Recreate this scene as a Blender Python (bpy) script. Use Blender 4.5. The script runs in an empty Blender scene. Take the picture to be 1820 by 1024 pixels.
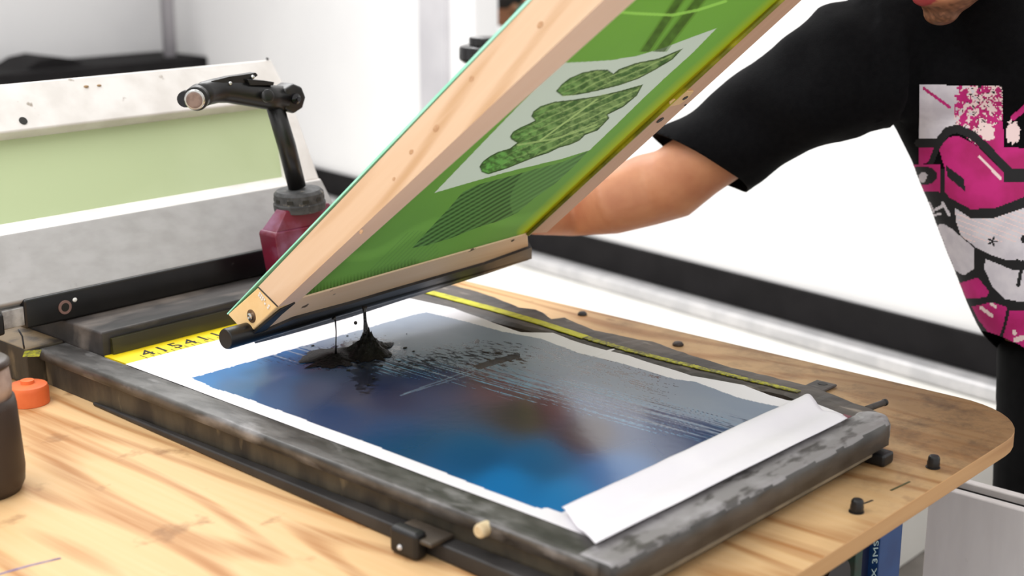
import bpy, bmesh, math, random
from mathutils import Vector, Matrix, noise
from mathutils.bvhtree import BVHTree
random.seed(7)
S = bpy.context.scene
COL = S.collection
PI = math.pi
V = Vector

# ------------------------------------------------------------------ camera model
FPX = 2529.0; PITCH = math.atan((512+150)/FPX); YAW = math.radians(41.87)
FW2 = V((math.cos(YAW), math.sin(YAW), 0)); RT = V((math.sin(YAW), -math.cos(YAW), 0)); UPZ = V((0, 0, 1))
FW = math.cos(PITCH)*FW2 - math.sin(PITCH)*UPZ; UP = math.sin(PITCH)*FW2 + math.cos(PITCH)*UPZ
CAM = V((0, 0, 1.55))
def ray(px, py): return FW + (px-910)/FPX*RT - (py-512)/FPX*UP
def hit(p, n, o):
    r = ray(*p); n = V(n); return CAM + r*(n.dot(V(o)-CAM)/n.dot(r))
def atz(px, py, z): return hit((px, py), (0, 0, 1), (0, 0, z))
def aty(px, py, y): return hit((px, py), (0, 1, 0), (0, y, 0))
def atx(px, py, x): return hit((px, py), (1, 0, 0), (x, 0, 0))
def at(px, py, l): return CAM + ray(px, py)*l
def proj(P):
    d = P-CAM; k = d.dot(FW); return (910+FPX*d.dot(RT)/k, 512-FPX*d.dot(UP)/k)

cd = bpy.data.cameras.new('camera'); cam = bpy.data.objects.new('camera', cd); COL.objects.link(cam)
cam.matrix_world = Matrix(((RT.x, UP.x, -FW.x, CAM.x), (RT.y, UP.y, -FW.y, CAM.y), (RT.z, UP.z, -FW.z, CAM.z), (0, 0, 0, 1)))
cd.sensor_width = 36; cd.lens = 36*FPX/1820; cd.clip_start = .05
cd.dof.use_dof = True; cd.dof.focus_distance = 2.08; cd.dof.aperture_fstop = 3.6
S.camera = cam

# ------------------------------------------------------------------ materials
def lin(c): return tuple((x/255/12.92 if x/255 <= .04045 else ((x/255+.055)/1.055)**2.4) for x in c)
def mat(name, c1, c2=None, scale=10, stretch=(1, 1, 1), lo=.4, hi=.6, rough=.5, metal=0, bump=0, bscale=None, detail=5,
        c3=None, s3=4, lo3=.55, hi3=.65, st3=(1, 1, 1), spec=.5, trans=0, coat=0, rvar=0):
    m = bpy.data.materials.new(name); m.use_nodes = True; n = m.node_tree.nodes; l = m.node_tree.links
    b = n['Principled BSDF']; b.inputs['Roughness'].default_value = rough; b.inputs['Metallic'].default_value = metal
    b.inputs['Specular IOR Level'].default_value = spec; b.inputs['Coat Weight'].default_value = coat
    b.inputs['Coat Roughness'].default_value = .1
    tc = n.new('ShaderNodeTexCoord')
    def nz(sc, st, det=detail):
        mp = n.new('ShaderNodeMapping'); mp.inputs['Scale'].default_value = st; l.new(tc.outputs['Object'], mp.inputs[0])
        t = n.new('ShaderNodeTexNoise'); t.inputs['Scale'].default_value = sc; t.inputs['Detail'].default_value = det
        l.new(mp.outputs[0], t.inputs['Vector']); return t
    def mix(fac, a, bcol, lo, hi):
        r = n.new('ShaderNodeMapRange'); r.inputs[1].default_value = lo; r.inputs[2].default_value = hi; l.new(fac, r.inputs[0])
        x = n.new('ShaderNodeMix'); x.data_type = 'RGBA'; l.new(r.outputs[0], x.inputs[0])
        if isinstance(a, tuple): x.inputs[6].default_value = (*a, 1)
        else: l.new(a, x.inputs[6])
        x.inputs[7].default_value = (*bcol, 1); return x.outputs[2]
    out = None
    if c2 is None: b.inputs['Base Color'].default_value = (*lin(c1), 1)
    else:
        t = nz(scale, stretch); out = mix(t.outputs[0], lin(c1), lin(c2), lo, hi)
        if c3 is not None: t3 = nz(s3, st3); out = mix(t3.outputs[0], out, lin(c3), lo3, hi3)
        l.new(out, b.inputs['Base Color'])
        if rvar:
            r = n.new('ShaderNodeMapRange'); r.inputs[3].default_value = rough; r.inputs[4].default_value = rough+rvar
            l.new(t.outputs[0], r.inputs[0]); l.new(r.outputs[0], b.inputs['Roughness'])
    if bump:
        t = nz(bscale or scale, stretch, 4); bp = n.new('ShaderNodeBump'); bp.inputs['Strength'].default_value = bump
        bp.inputs['Distance'].default_value = .003; l.new(t.outputs[0], bp.inputs['Height']); l.new(bp.outputs[0], b.inputs['Normal'])
    if trans:
        tr = n.new('ShaderNodeBsdfTranslucent'); mx = n.new('ShaderNodeMixShader'); mx.inputs[0].default_value = trans
        if out: l.new(out, tr.inputs[0])
        else: tr.inputs[0].default_value = (*lin(c1), 1)
        l.new(b.outputs[0], mx.inputs[1]); l.new(tr.outputs[0], mx.inputs[2]); l.new(mx.outputs[0], n['Material Output'].inputs[0])
    return m
def vmat(name, rough=.5, spec=.5, trans=0, bump=0, bscale=100, sss=0, coat=0):
    """albedo pattern stored in the 'col' attribute of the surface"""
    m = bpy.data.materials.new(name); m.use_nodes = True; n = m.node_tree.nodes; l = m.node_tree.links
    b = n['Principled BSDF']; b.inputs['Roughness'].default_value = rough; b.inputs['Specular IOR Level'].default_value = spec
    b.inputs['Coat Weight'].default_value = coat; b.inputs['Coat Roughness'].default_value = .08
    a = n.new('ShaderNodeAttribute'); a.attribute_name = 'col'; l.new(a.outputs[0], b.inputs['Base Color'])
    if sss: b.inputs['Subsurface Weight'].default_value = sss; b.inputs['Subsurface Radius'].default_value = (.02, .008, .004)
    if bump:
        t = n.new('ShaderNodeTexNoise'); t.inputs['Scale'].default_value = bscale; tc = n.new('ShaderNodeTexCoord'); l.new(tc.outputs['Object'], t.inputs['Vector'])
        bp = n.new('ShaderNodeBump'); bp.inputs['Strength'].default_value = bump; bp.inputs['Distance'].default_value = .002
        l.new(t.outputs[0], bp.inputs['Height']); l.new(bp.outputs[0], b.inputs['Normal'])
    if trans:
        tr = n.new('ShaderNodeBsdfTranslucent'); mx = n.new('ShaderNodeMixShader'); mx.inputs[0].default_value = trans
        l.new(a.outputs[0], tr.inputs[0]); l.new(b.outputs[0], mx.inputs[1]); l.new(tr.outputs[0], mx.inputs[2]); l.new(mx.outputs[0], n['Material Output'].inputs[0])
    return m
def wood(name, base, dark, pale, ringscale=9, rough=.55, axis='Y', blotch=None, dist=7.0, bl=(.6, .72), bs=3.0):
    m = bpy.data.materials.new(name); m.use_nodes = True; n = m.node_tree.nodes; l = m.node_tree.links
    b = n['Principled BSDF']; b.inputs['Roughness'].default_value = rough; b.inputs['Specular IOR Level'].default_value = .3
    tc = n.new('ShaderNodeTexCoord'); mp = n.new('ShaderNodeMapping'); crd = tc.outputs['Object']
    if axis == 'V':      # grain along the tilted rails
        rt_ = n.new('ShaderNodeMapping'); rt_.inputs['Rotation'].default_value = (math.radians(40), 0, 0); l.new(crd, rt_.inputs[0]); crd = rt_.outputs[0]
    l.new(crd, mp.inputs[0])
    mp.inputs['Scale'].default_value = (1, .14, 1) if axis == 'Y' else ((.14, 1, 1) if axis == 'X' else (1, .1, 1))
    w = n.new('ShaderNodeTexNoise'); w.inputs['Scale'].default_value = ringscale*.35; w.inputs['Detail'].default_value = 2; l.new(mp.outputs[0], w.inputs[0])
    mm = n.new('ShaderNodeMath'); mm.operation = 'MULTIPLY'; mm.inputs[1].default_value = dist*ringscale; l.new(w.outputs[0], mm.inputs[0])
    sn = n.new('ShaderNodeMath'); sn.operation = 'SINE'; l.new(mm.outputs[0], sn.inputs[0])
    mr = n.new('ShaderNodeMapRange'); mr.inputs[1].default_value = .1; mr.inputs[2].default_value = 1.0; l.new(sn.outputs[0], mr.inputs[0])
    fine = n.new('ShaderNodeTexNoise'); fine.inputs['Scale'].default_value = 90; fine.inputs['Detail'].default_value = 3
    mp2 = n.new('ShaderNodeMapping'); mp2.inputs['Scale'].default_value = (1, .04, 1) if axis == 'Y' else ((.04, 1, 1) if axis == 'X' else (1, .04, 1)); l.new(crd, mp2.inputs[0]); l.new(mp2.outputs[0], fine.inputs[0])
    x1 = n.new('ShaderNodeMix'); x1.data_type = 'RGBA'; x1.inputs[6].default_value = (*lin(base), 1); x1.inputs[7].default_value = (*lin(dark), 1); l.new(mr.outputs[0], x1.inputs[0])
    r2 = n.new('ShaderNodeMapRange'); r2.inputs[1].default_value = .35; r2.inputs[2].default_value = .7; l.new(fine.outputs[0], r2.inputs[0])
    x2 = n.new('ShaderNodeMix'); x2.data_type = 'RGBA'; l.new(x1.outputs[2], x2.inputs[6]); x2.inputs[7].default_value = (*lin(pale), 1)
    r2b = n.new('ShaderNodeMath'); r2b.operation = 'MULTIPLY'; r2b.inputs[1].default_value = .55; l.new(r2.outputs[0], r2b.inputs[0]); l.new(r2b.outputs[0], x2.inputs[0])
    o = x2.outputs[2]
    if blotch:
        bn = n.new('ShaderNodeTexNoise'); bn.inputs['Scale'].default_value = bs; bn.inputs['Detail'].default_value = 6; l.new(tc.outputs['Object'], bn.inputs[0])
        r3 = n.new('ShaderNodeMapRange'); r3.inputs[1].default_value = bl[0]; r3.inputs[2].default_value = bl[1]; l.new(bn.outputs[0], r3.inputs[0])
        x3 = n.new('ShaderNodeMix'); x3.data_type = 'RGBA'; l.new(r3.outputs[0], x3.inputs[0]); l.new(o, x3.inputs[6]); x3.inputs[7].default_value = (*lin(blotch), 1); o = x3.outputs[2]
    l.new(o, b.inputs['Base Color'])
    bp = n.new('ShaderNodeBump'); bp.inputs['Strength'].default_value = .15; bp.inputs['Distance'].default_value = .001; l.new(fine.outputs[0], bp.inputs['Height']); l.new(bp.outputs[0], b.inputs['Normal'])
    return m

M = dict(
 wall=mat('white_paint', (240, 239, 238), (234, 233, 233), 1.2, rough=.7),
 backwall=mat('off_white_paint', (226, 225, 225), (218, 217, 218), 1.5, rough=.7),
 pinkish=mat('pinkish_grey_paint', (206, 198, 197), (198, 190, 190), 2, rough=.7),
 floor=mat('grey_concrete', (130, 124, 118), (110, 104, 98), 6, rough=.7, bump=.2),
 ceiling=mat('ceiling_paint', (235, 235, 235), rough=.8),
 band=mat('charcoal_rubber', (20, 18, 19), (26, 24, 25), 8, rough=.8, spec=.2),
 alu=mat('brushed_pale_metal', (205, 203, 203), (188, 187, 188), 12, rough=.4, metal=.2),
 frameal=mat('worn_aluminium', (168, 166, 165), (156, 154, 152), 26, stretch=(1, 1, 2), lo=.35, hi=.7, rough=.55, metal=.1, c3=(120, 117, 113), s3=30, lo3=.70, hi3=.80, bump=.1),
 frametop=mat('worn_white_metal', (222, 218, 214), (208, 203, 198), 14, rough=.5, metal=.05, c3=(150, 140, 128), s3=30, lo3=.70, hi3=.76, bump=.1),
 palemesh=mat('pale_green_emulsion', (191, 203, 162), (183, 196, 152), 3, rough=.6, trans=.15),
 black=mat('black_metal', (10, 10, 11), (19, 18, 18), 20, rough=.36, bump=.2, c3=(70, 68, 66), s3=55, lo3=.70, hi3=.76),
 gloss=mat('glossy_black_plastic', (14, 12, 16), rough=.12),
 rubber=mat('black_rubber', (12, 12, 14), (20, 20, 22), 30, rough=.45, bump=.2),
 chrome=mat('chrome', (200, 200, 198), rough=.18, metal=1),
 boltpink=mat('worn_bolt_face', (150, 130, 122), (120, 102, 96), 60, rough=.4, metal=.6),
 collar=mat('grey_dusty_rubber', (70, 70, 71), (46, 46, 47), 60, rough=.7, bump=.5, c3=(128, 120, 108), s3=90, lo3=.62, hi3=.72),
 maroon=mat('maroon_painted_metal', (116, 26, 50), (100, 22, 44), 12, rough=.4, c3=(142, 100, 130), s3=14, lo3=.5, hi3=.72, bump=.1),
 rail=mat('grimy_grey_metal', (92, 90, 88), (54, 52, 50), 38, stretch=(1, .4, 1), lo=.38, hi=.62, rough=.42, bump=.5, c3=(140, 138, 138), s3=34, st3=(1, .4, 1), lo3=.56, hi3=.74),
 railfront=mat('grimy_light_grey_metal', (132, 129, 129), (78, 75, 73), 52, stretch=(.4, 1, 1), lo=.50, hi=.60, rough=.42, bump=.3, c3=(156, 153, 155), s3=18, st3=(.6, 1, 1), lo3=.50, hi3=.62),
 railsidef=mat('shaded_rail_side', (74, 72, 70), (50, 48, 46), 30, stretch=(.4, 1, 1), rough=.45, bump=.3),
 railside=mat('grimy_brown_metal', (78, 70, 56), (44, 39, 33), 22, stretch=(1, 1, .5), lo=.4, hi=.65, rough=.6, bump=.6, c3=(134, 120, 94), s3=30, lo3=.62, hi3=.76, st3=(1, 1, .4)),
 railback=mat('inky_tape', (88, 80, 74), (58, 53, 50), 30, stretch=(1, .3, 1), lo=.4, hi=.62, rough=.6, bump=.6, c3=(138, 128, 118), s3=42, st3=(1, .3, 1), lo3=.62, hi3=.72),
 railtop=mat('dusty_dark_metal', (60, 55, 53), (32, 30, 29), 16, stretch=(.4, 1, 1), rough=.6, bump=.5, c3=(122, 112, 104), s3=12, st3=(.4, 1, 1), lo3=.52, hi3=.72),
 olive=mat('yellowed_dark_metal', (70, 66, 14), (36, 33, 14), 14, stretch=(.3, 1, 2), rough=.5, bump=.2),
 yellow=mat('yellow_tape', (238, 212, 26), (226, 196, 18), 20, rough=.5),
 yellowline=mat('yellow_paint_line', (206, 202, 22), (168, 164, 30), 60, lo=.45, hi=.7, rough=.6, bump=.4),
 yellowworn=mat('worn_yellow_line', (176, 172, 26), (96, 92, 46), 160, lo=.4, hi=.6, rough=.6, bump=.4),
 ink=mat('wet_black_ink', (14, 13, 14), (22, 20, 20), 60, rough=.22, bump=.5, bscale=160),
 inkdry=mat('gritty_black_ink', (6, 6, 6), (18, 17, 17), 160, rough=.5, spec=.25, bump=.8, bscale=220),
 mark=mat('black_print', (24, 22, 16), rough=.6),
 white=mat('white_print', (232, 232, 228), rough=.6),
 paper=mat('white_paper', (238, 235, 240), (230, 227, 234), 5, rough=.55),
 ply=wood('pale_plywood', (216, 176, 126), (174, 122, 72), (222, 188, 142), 9, blotch=(140, 98, 60), dist=11, bl=(.62, .74), bs=13),
 plyr=wood('stained_plywood', (186, 143, 92), (162, 118, 72), (196, 156, 106), 6, blotch=(128, 96, 62), bl=(.52, .72), bs=7),
 plyedge=wood('plywood_edge', (196, 150, 100), (168, 124, 82), (206, 164, 116), 7, axis='X'),
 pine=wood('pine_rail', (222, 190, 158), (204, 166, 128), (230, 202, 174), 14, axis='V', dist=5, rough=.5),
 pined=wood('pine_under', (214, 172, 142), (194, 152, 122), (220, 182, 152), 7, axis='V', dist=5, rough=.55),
 pinel=wood('pine_bounce_lit', (248, 214, 188), (236, 198, 170), (250, 220, 196), 7, axis='V', dist=5, rough=.55),
 pinex=wood('pine_lower_rail', (246, 212, 176), (230, 190, 148), (248, 218, 186), 7, axis='X', dist=5, blotch=(96, 78, 60), bl=(.66, .72), bs=40),
 block=wood('birch_block', (238, 200, 142), (226, 184, 126), (242, 208, 156), 5, axis='X', dist=4),
 greenedge=mat('mint_mesh_edge', (176, 240, 218), (150, 230, 200), 10, rough=.7),
 skin=None, 
 trousers=mat('black_denim', (8, 8, 9), (12, 12, 13), 40, rough=.9, spec=.12),
 shirt=mat('black_cotton', (5, 5, 7), (8, 8, 10), 90, rough=.9, spec=.12, bump=.3, bscale=500),
 teal=mat('teal_cotton', (22, 160, 152), (18, 146, 140), 10, rough=.8),
 blue=mat('blue_painted_steel', (30, 72, 128), (22, 56, 108), 12, rough=.4),
 bluedark=mat('dark_blue_painted_steel', (22, 34, 70), (16, 26, 56), 12, rough=.4),
 greensteel=mat('dark_green_painted_steel', (30, 62, 50), (50, 50, 40), 30, rough=.5),
 crate=mat('weathered_white_wood', (232, 227, 225), (214, 208, 206), 14, stretch=(1, 1, .25), lo=.35, hi=.65, rough=.7, c3=(176, 170, 162), s3=22, st3=(1, 1, .3), lo3=.66, hi3=.76, bump=.2),
 platform=mat('white_laminate', (238, 236, 230), (232, 230, 224), 3, rough=.45),
 can=mat('brown_plastic', (58, 44, 36), (46, 34, 28), 10, rough=.45, bump=.1),
 lid=mat('dusty_pink_lid', (172, 150, 138), (142, 118, 108), 30, rough=.5),
 orange=mat('orange_plastic', (232, 120, 66), (220, 104, 54), 20, rough=.5),
 pencil=mat('violet_pencil', (110, 100, 146), (150, 140, 160), 90, rough=.8),
 hair=mat('dark_hair', (30, 24, 22), (46, 36, 32), 120, rough=.6, bump=.5),
 eye=mat('eye_white', (225, 222, 215), rough=.2), iris=mat('dark_iris', (30, 22, 16), rough=.2),
 lamp=None,
)

# ------------------------------------------------------------------ helpers
def tag(o, label=None, cat=None, group=None, kind=None):
    if label: o['label'] = label
    if cat: o['category'] = cat
    if group: o['group'] = group
    if kind: o['kind'] = kind
    return o
def thing(name, loc, label, cat, group=None):
    o = bpy.data.objects.new(name, None); COL.objects.link(o); o.location = loc; o.empty_display_size = .05
    tag(o, label, cat, group); return o
def rootloc(o):
    p = V((0, 0, 0))
    while o is not None: p = p+o.location; o = o.parent
    return p
def link(name, me, m, parent=None, smooth=False):
    o = bpy.data.objects.new(name, me); COL.objects.link(o)
    for x in (m if isinstance(m, (list, tuple)) else [m]): me.materials.append(x)
    if parent is not None:
        o.parent = parent
        if parent.type == 'EMPTY': o.matrix_parent_inverse = Matrix.Translation(-parent.location)
    if smooth:
        for p in me.polygons: p.use_smooth = True
    return o
def obj(name, bm, m, parent=None, smooth=False, bevel=0, seg=2, auto=None):
    me = bpy.data.meshes.new(name); bmesh.ops.recalc_face_normals(bm, faces=bm.faces); bm.to_mesh(me); bm.free()
    o = link(name, me, m, parent, smooth)
    if bevel:
        b = o.modifiers.new('bevel', 'BEVEL'); b.width = bevel; b.segments = seg; b.limit_method = 'ANGLE'; b.angle_limit = .6
        for p in me.polygons: p.use_smooth = True
        w = o.modifiers.new('wn', 'WEIGHTED_NORMAL'); w.keep_sharp = True
    return o
def hexa(bm, c, mi=0):
    """c: 8 points, bottom 4 then top 4 in order"""
    v = [bm.verts.new(p) for p in c]
    for f in ((0, 3, 2, 1), (4, 5, 6, 7), (0, 1, 5, 4), (1, 2, 6, 5), (2, 3, 7, 6), (3, 0, 4, 7)):
        bm.faces.new([v[i] for i in f]).material_index = mi
def box(bm, a, b, mi=0):
    x0, y0, z0 = a; x1, y1, z1 = b
    hexa(bm, [(x0, y0, z0), (x1, y0, z0), (x1, y1, z0), (x0, y1, z0), (x0, y0, z1), (x1, y0, z1), (x1, y1, z1), (x0, y1, z1)], mi)
def B(a, b):
    bm = bmesh.new(); box(bm, a, b); return bm
def prism(bm, pts, d):
    """polygon pts extruded by vector d"""
    d = V(d); a = [bm.verts.new(p) for p in pts]; b = [bm.verts.new(V(p)+d) for p in pts]; n = len(pts)
    bm.faces.new(a[::-1]); bm.faces.new(b)
    for i in range(n): bm.faces.new((a[i], a[(i+1) % n], b[(i+1) % n], b[i]))
def frame_of(d):
    d = V(d).normalized(); u = d.cross(V((0, 0, 1)))
    if u.length < 1e-3: u = V((1, 0, 0))
    u.normalize(); return d, u, d.cross(u).normalized()
def tube(bm, pts, rads, n=16, cap=True, sq=(1, 1), up=None, dome=False):
    pts = [V(p) for p in pts]; rings = []
    if not isinstance(rads, (list, tuple)): rads = [rads]*len(pts)
    prev = None
    for i, p in enumerate(pts):
        a = pts[max(0, i-1)]; b = pts[min(len(pts)-1, i+1)]; d = (b-a).normalized()
        if prev is None:
            if up is not None: u = V(up)-d*V(up).dot(d); u.normalize(); w = d.cross(u)
            else: _, u, w = frame_of(d)
        else: u = prev-d*prev.dot(d); u.normalize(); w = d.cross(u)
        prev = u; r = rads[i]
        rings.append([bm.verts.new(p+u*math.cos(2*PI*k/n)*r*sq[0]+w*math.sin(2*PI*k/n)*r*sq[1]) for k in range(n)])
    for a, b in zip(rings, rings[1:]):
        for k in range(n): bm.faces.new((a[k], a[(k+1) % n], b[(k+1) % n], b[k]))
    if cap: bm.faces.new(rings[0][::-1]); bm.faces.new(rings[-1])
    return rings
def T(pts, rads, n=16, **k):
    bm = bmesh.new(); tube(bm, pts, rads, n, **k); return bm
def ball(bm, c, r, rot=None, seg=20, rings=12):
    r = r if isinstance(r, (tuple, list)) else (r, r, r)
    mtx = Matrix.Translation(V(c)) @ (rot.to_4x4() if rot else Matrix.Identity(4)) @ Matrix.Diagonal((*r, 1))
    bmesh.ops.create_uvsphere(bm, u_segments=seg, v_segments=rings, radius=1, matrix=mtx)
def lathe(bm, c, prof, axis=(0, 0, 1), n=32):
    d, u, w = frame_of(axis); c = V(c); rings = []
    for r, h in prof: rings.append([bm.verts.new(c+d*h+u*math.cos(2*PI*k/n)*max(r, 1e-5)+w*math.sin(2*PI*k/n)*max(r, 1e-5)) for k in range(n)])
    for a, b in zip(rings, rings[1:]):
        for k in range(n): bm.faces.new((a[k], a[(k+1) % n], b[(k+1) % n], b[k]))
    bm.faces.new(rings[0][::-1]); bm.faces.new(rings[-1])
def remesh(bm, size, name='tmp', smooth=2):
    me = bpy.data.meshes.new(name); bmesh.ops.recalc_face_normals(bm, faces=bm.faces); bm.to_mesh(me); bm.free()
    o = bpy.data.objects.new(name, me); COL.objects.link(o)
    r = o.modifiers.new('r', 'REMESH'); r.mode = 'VOXEL'; r.voxel_size = size; r.adaptivity = 0
    if smooth: s = o.modifiers.new('s', 'SMOOTH'); s.iterations = smooth; s.factor = .5
    dg = bpy.context.evaluated_depsgraph_get(); ev = o.evaluated_get(dg); nm = bpy.data.meshes.new_from_object(ev)
    bpy.data.objects.remove(o); bpy.data.meshes.remove(me); return nm
def dup(root, delta, label=None):
    r = root.copy(); COL.objects.link(r); r.location = root.location+V(delta)
    if label: r['label'] = label
    for ch in list(root.children):
        c = ch.copy(); COL.objects.link(c); c.parent = r; c.matrix_parent_inverse = ch.matrix_parent_inverse.copy()
    return r
def inpoly(x, y, P):
    c = False; j = len(P)-1
    for i in range(len(P)):
        xi, yi = P[i]; xj, yj = P[j]
        if (yi > y) != (yj > y) and x < (xj-xi)*(y-yi)/(yj-yi)+xi: c = not c
        j = i
    return c
def segd(x, y, a, b):
    dx, dy = b[0]-a[0], b[1]-a[1]; t = max(0, min(1, ((x-a[0])*dx+(y-a[1])*dy)/(dx*dx+dy*dy+1e-9)))
    return math.hypot(x-a[0]-t*dx, y-a[1]-t*dy)
def pld(x, y, L): return min(segd(x, y, L[i], L[i+1]) for i in range(len(L)-1))
def N(x, y, z=0): return noise.noise(V((x, y, z)))
def FB(x, y, z=0): return noise.fractal(V((x, y, z)), .7, 2.0, 5)
def interp(t, P):
    if t <= P[0][0]: return P[0][1]
    for a, b in zip(P, P[1:]):
        if t <= b[0]: return a[1]+(b[1]-a[1])*(t-a[0])/(b[0]-a[0])
    return P[-1][1]
def lerp(a, b, t): return a+(b-a)*t
def mixc(a, b, t): t = max(0, min(1, t)); return tuple(a[i]+(b[i]-a[i])*t for i in range(3))
def grid_mesh(name, nu, nv, pos, colf):
    """surface grid with its colour pattern; pos(u,v) -> point or None"""
    vs = []; cs = []
    for j in range(nv+1):
        for i in range(nu+1):
            p = pos(i/nu, j/nv); vs.append(p); cs.append(colf(p, i/nu, j/nv))
    fs = [(j*(nu+1)+i, j*(nu+1)+i+1, (j+1)*(nu+1)+i+1, (j+1)*(nu+1)+i) for j in range(nv) for i in range(nu)]
    me = bpy.data.meshes.new(name); me.from_pydata([tuple(v) for v in vs], [], fs); me.update()
    a = me.color_attributes.new('col', 'FLOAT_COLOR', 'POINT')
    flat = []
    for c in cs: flat += [c[0], c[1], c[2], 1.0]
    a.data.foreach_set('color', flat); return me
def vcol(me, fn):
    a = me.color_attributes.new('col', 'FLOAT_COLOR', 'POINT'); flat = []
    for v in me.vertices: c = fn(v.co); flat += [c[0], c[1], c[2], 1.0]
    a.data.foreach_set('color', flat)

ZB = .845   # top of the plywood
ZP = .900   # top of the printing bed

# ================================================================== THE ROOM
wa = atz(590, 345, .25); wb = atz(1743, 660, .25); wd = (wb-wa).normalized(); wn = V((-wd.y, wd.x, 0))
if wn.dot(-FW2) < 0: wn = -wn            # into the room
W0 = atz(375, 259, .25); W0 = wa-wd*((W0-wa).length)      # corner with the back wall
W0.z = 0; W1 = wb+wd*2.2; W1.z = 0
# the wall has a serving hatch opening onto a further room
ha = hit((844, 60), wn, wa); hb = hit((1040, 300), wn, wa); ha.z = hb.z = 0; HZ0, HZ1 = .78, 2.2
bm = bmesh.new()
for (p, q, z0, z1) in ((W0, ha, 0, 3), (hb, W1, 0, 3), (ha, hb, 0, HZ0), (ha, hb, HZ1, 3)):
    prism(bm, [p+V((0, 0, z0)), q+V((0, 0, z0)), q-wn*.12+V((0, 0, z0)), p-wn*.12+V((0, 0, z0))], (0, 0, z1-z0))
tag(obj('wall_right', bm, M['wall']), kind='structure')
F0 = W0-wn*3.6-wd*1.0; F1 = W1-wn*3.6; bm = bmesh.new(); prism(bm, [F0, F1, F1-wn*.1, F0-wn*.1], (0, 0, 3)); tag(obj('wall_far', bm, M['wall']), kind='structure')
bm = bmesh.new(); prism(bm, [W0+V((.12, 0, 0)), W0+V((-6.5, 0, 0)), W0+V((-6.5, .12, 0)), W0+V((.12, .12, 0))], (0, 0, 3)); tag(obj('wall_back', bm, M['backwall']), kind='structure')
bm = B((-1.6, -1.2, -.1), (9.5, 8.5, 0)); tag(obj('floor', bm, M['floor']), kind='structure')
# black skirting band on the right wall, above the platform
zlow = .25; zhi = hit((1180, 452), wn, wa).z
bm = bmesh.new(); prism(bm, [W0+wn*.002+V((0, 0, zlow)), W1+wn*.002+V((0, 0, zlow)), W1+wn*.022+V((0, 0, zlow)), W0+wn*.022+V((0, 0, zlow))], (0, 0, zhi-zlow))
tag(obj('baseboard_right', bm, M['band']), kind='structure')
# grey vertical strip in the wall
sa = hit((745, 100), wn, wa+wn*.03); sb = hit((790, 100), wn, wa+wn*.03); sa.z = sb.z = zhi
bm = bmesh.new(); prism(bm, [sa, sb, sb-wn*.028, sa-wn*.028], (0, 0, 3-zhi)); tag(obj('trim_1', bm, mat('grey_strip_paint', (200, 198, 201), (188, 186, 190), 3, rough=.6)), kind='structure')
# pinkish panel beside the corner on the back wall and grey post
yb = W0.y
a = aty(312, 60, yb-.03); b = aty(374, 60, yb-.03)
tag(obj('trim_2', B((a.x, yb-.03, 0), (W0.x-.001, yb-.001, 3)), M['pinkish']), kind='structure')
pl = aty(300, 60, yb-.35)
tag(obj('wall_pipe', T([(pl.x, pl.y, 0), (pl.x, pl.y, 3)], .035, 20), mat('grey_pipe', (150, 146, 150), rough=.4), smooth=True), 'grey vertical pipe in front of the white back wall', 'pipe')
# black bench along the back wall
zt = aty(370, 100, yb-.5).z; z0b = zt-.16
bb = thing('wall_bench', (3.4, yb-.3, 0), 'long low black bench along the white back wall', 'bench')
xl = aty(-120, 130, yb-.5).x; xr = aty(372, 100, yb-.5).x
obj('bench_top', B((xl, yb-.52, z0b), (xr, yb-.04, zt)), M['band'], bb, bevel=.01)
for xx in (xl+.1, (xl+xr)/2, xr-.15): obj('leg', B((xx, yb-.48, 0), (xx+.05, yb-.08, z0b)), M['band'], bb)
bg = thing('duffel_bag', aty(110, 125, yb-.6), 'black rounded bag lying on the black bench by the back wall', 'bag')
c0 = aty(30, 160, yb-.3); pts = []
bm = bmesh.new(); P = [(20, 133), (45, 122), (70, 106), (100, 99), (125, 102), (150, 112), (175, 125), (200, 133)]
base = [aty(x, y, yb-.42) for x, y in P]; zb_ = zt+.002
prism(bm, [V((p.x, p.y, max(p.z, zb_+.004))) for p in base]+[V((base[-1].x, base[-1].y, zb_)), V((base[0].x, base[0].y, zb_))], (0, .3, 0))
obj('bag_body', bm, M['band'], bg, bevel=.05, seg=4)
bg.location.z = zt

# white platform with metal ledge, in front of the right wall
pf = atz(1610, 1003, 0); pfy = pf.y; zpl = .2
pr = thing('white_platform', (3.6, 3.5, 0), 'low white platform running along the right wall behind the plywood table', 'platform')
def wallx(y): t = (y-W0.y)/wd.y; return W0.x+wd.x*t
bm = bmesh.new(); x_l = 3.0
prism(bm, [V((x_l, pfy, 0)), V((wallx(pfy)-.03, pfy, 0)), V((wallx(6.3)-.03, 6.3, 0)), V((x_l, 6.3, 0))], (0, 0, zpl)); obj('platform_body', bm, M['platform'], pr, bevel=.005)
bm = bmesh.new()
for q, (h0, h1, d0, d1) in enumerate([(0, .045, .022, .10)]):
    A = V((wallx(pfy), pfy, zpl)); Bq = V((wallx(6.3), 6.3, zpl))
    prism(bm, [A+wn*d0, Bq+wn*d0, Bq+wn*d1, A+wn*d1], (0, 0, .05))
obj('metal_ledge', bm, M['alu'], pr, bevel=.015, seg=4)
# white cabinet behind and right of it (floor piece seen under the table)
pd = thing('white_cabinet', (2.6, pfy+.3, 0), 'plain white cabinet standing on the floor under and behind the table', 'cabinet')
obj('cabinet_body', B((1.75, pfy, 0), (x_l-.005, pfy+.55, .19)), M['platform'], pd, bevel=.004)
obj('cabinet_top', B((1.74, pfy-.008, .19), (x_l-.006, pfy+.56, .215)), M['platform'], pd, bevel=.004)

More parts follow.
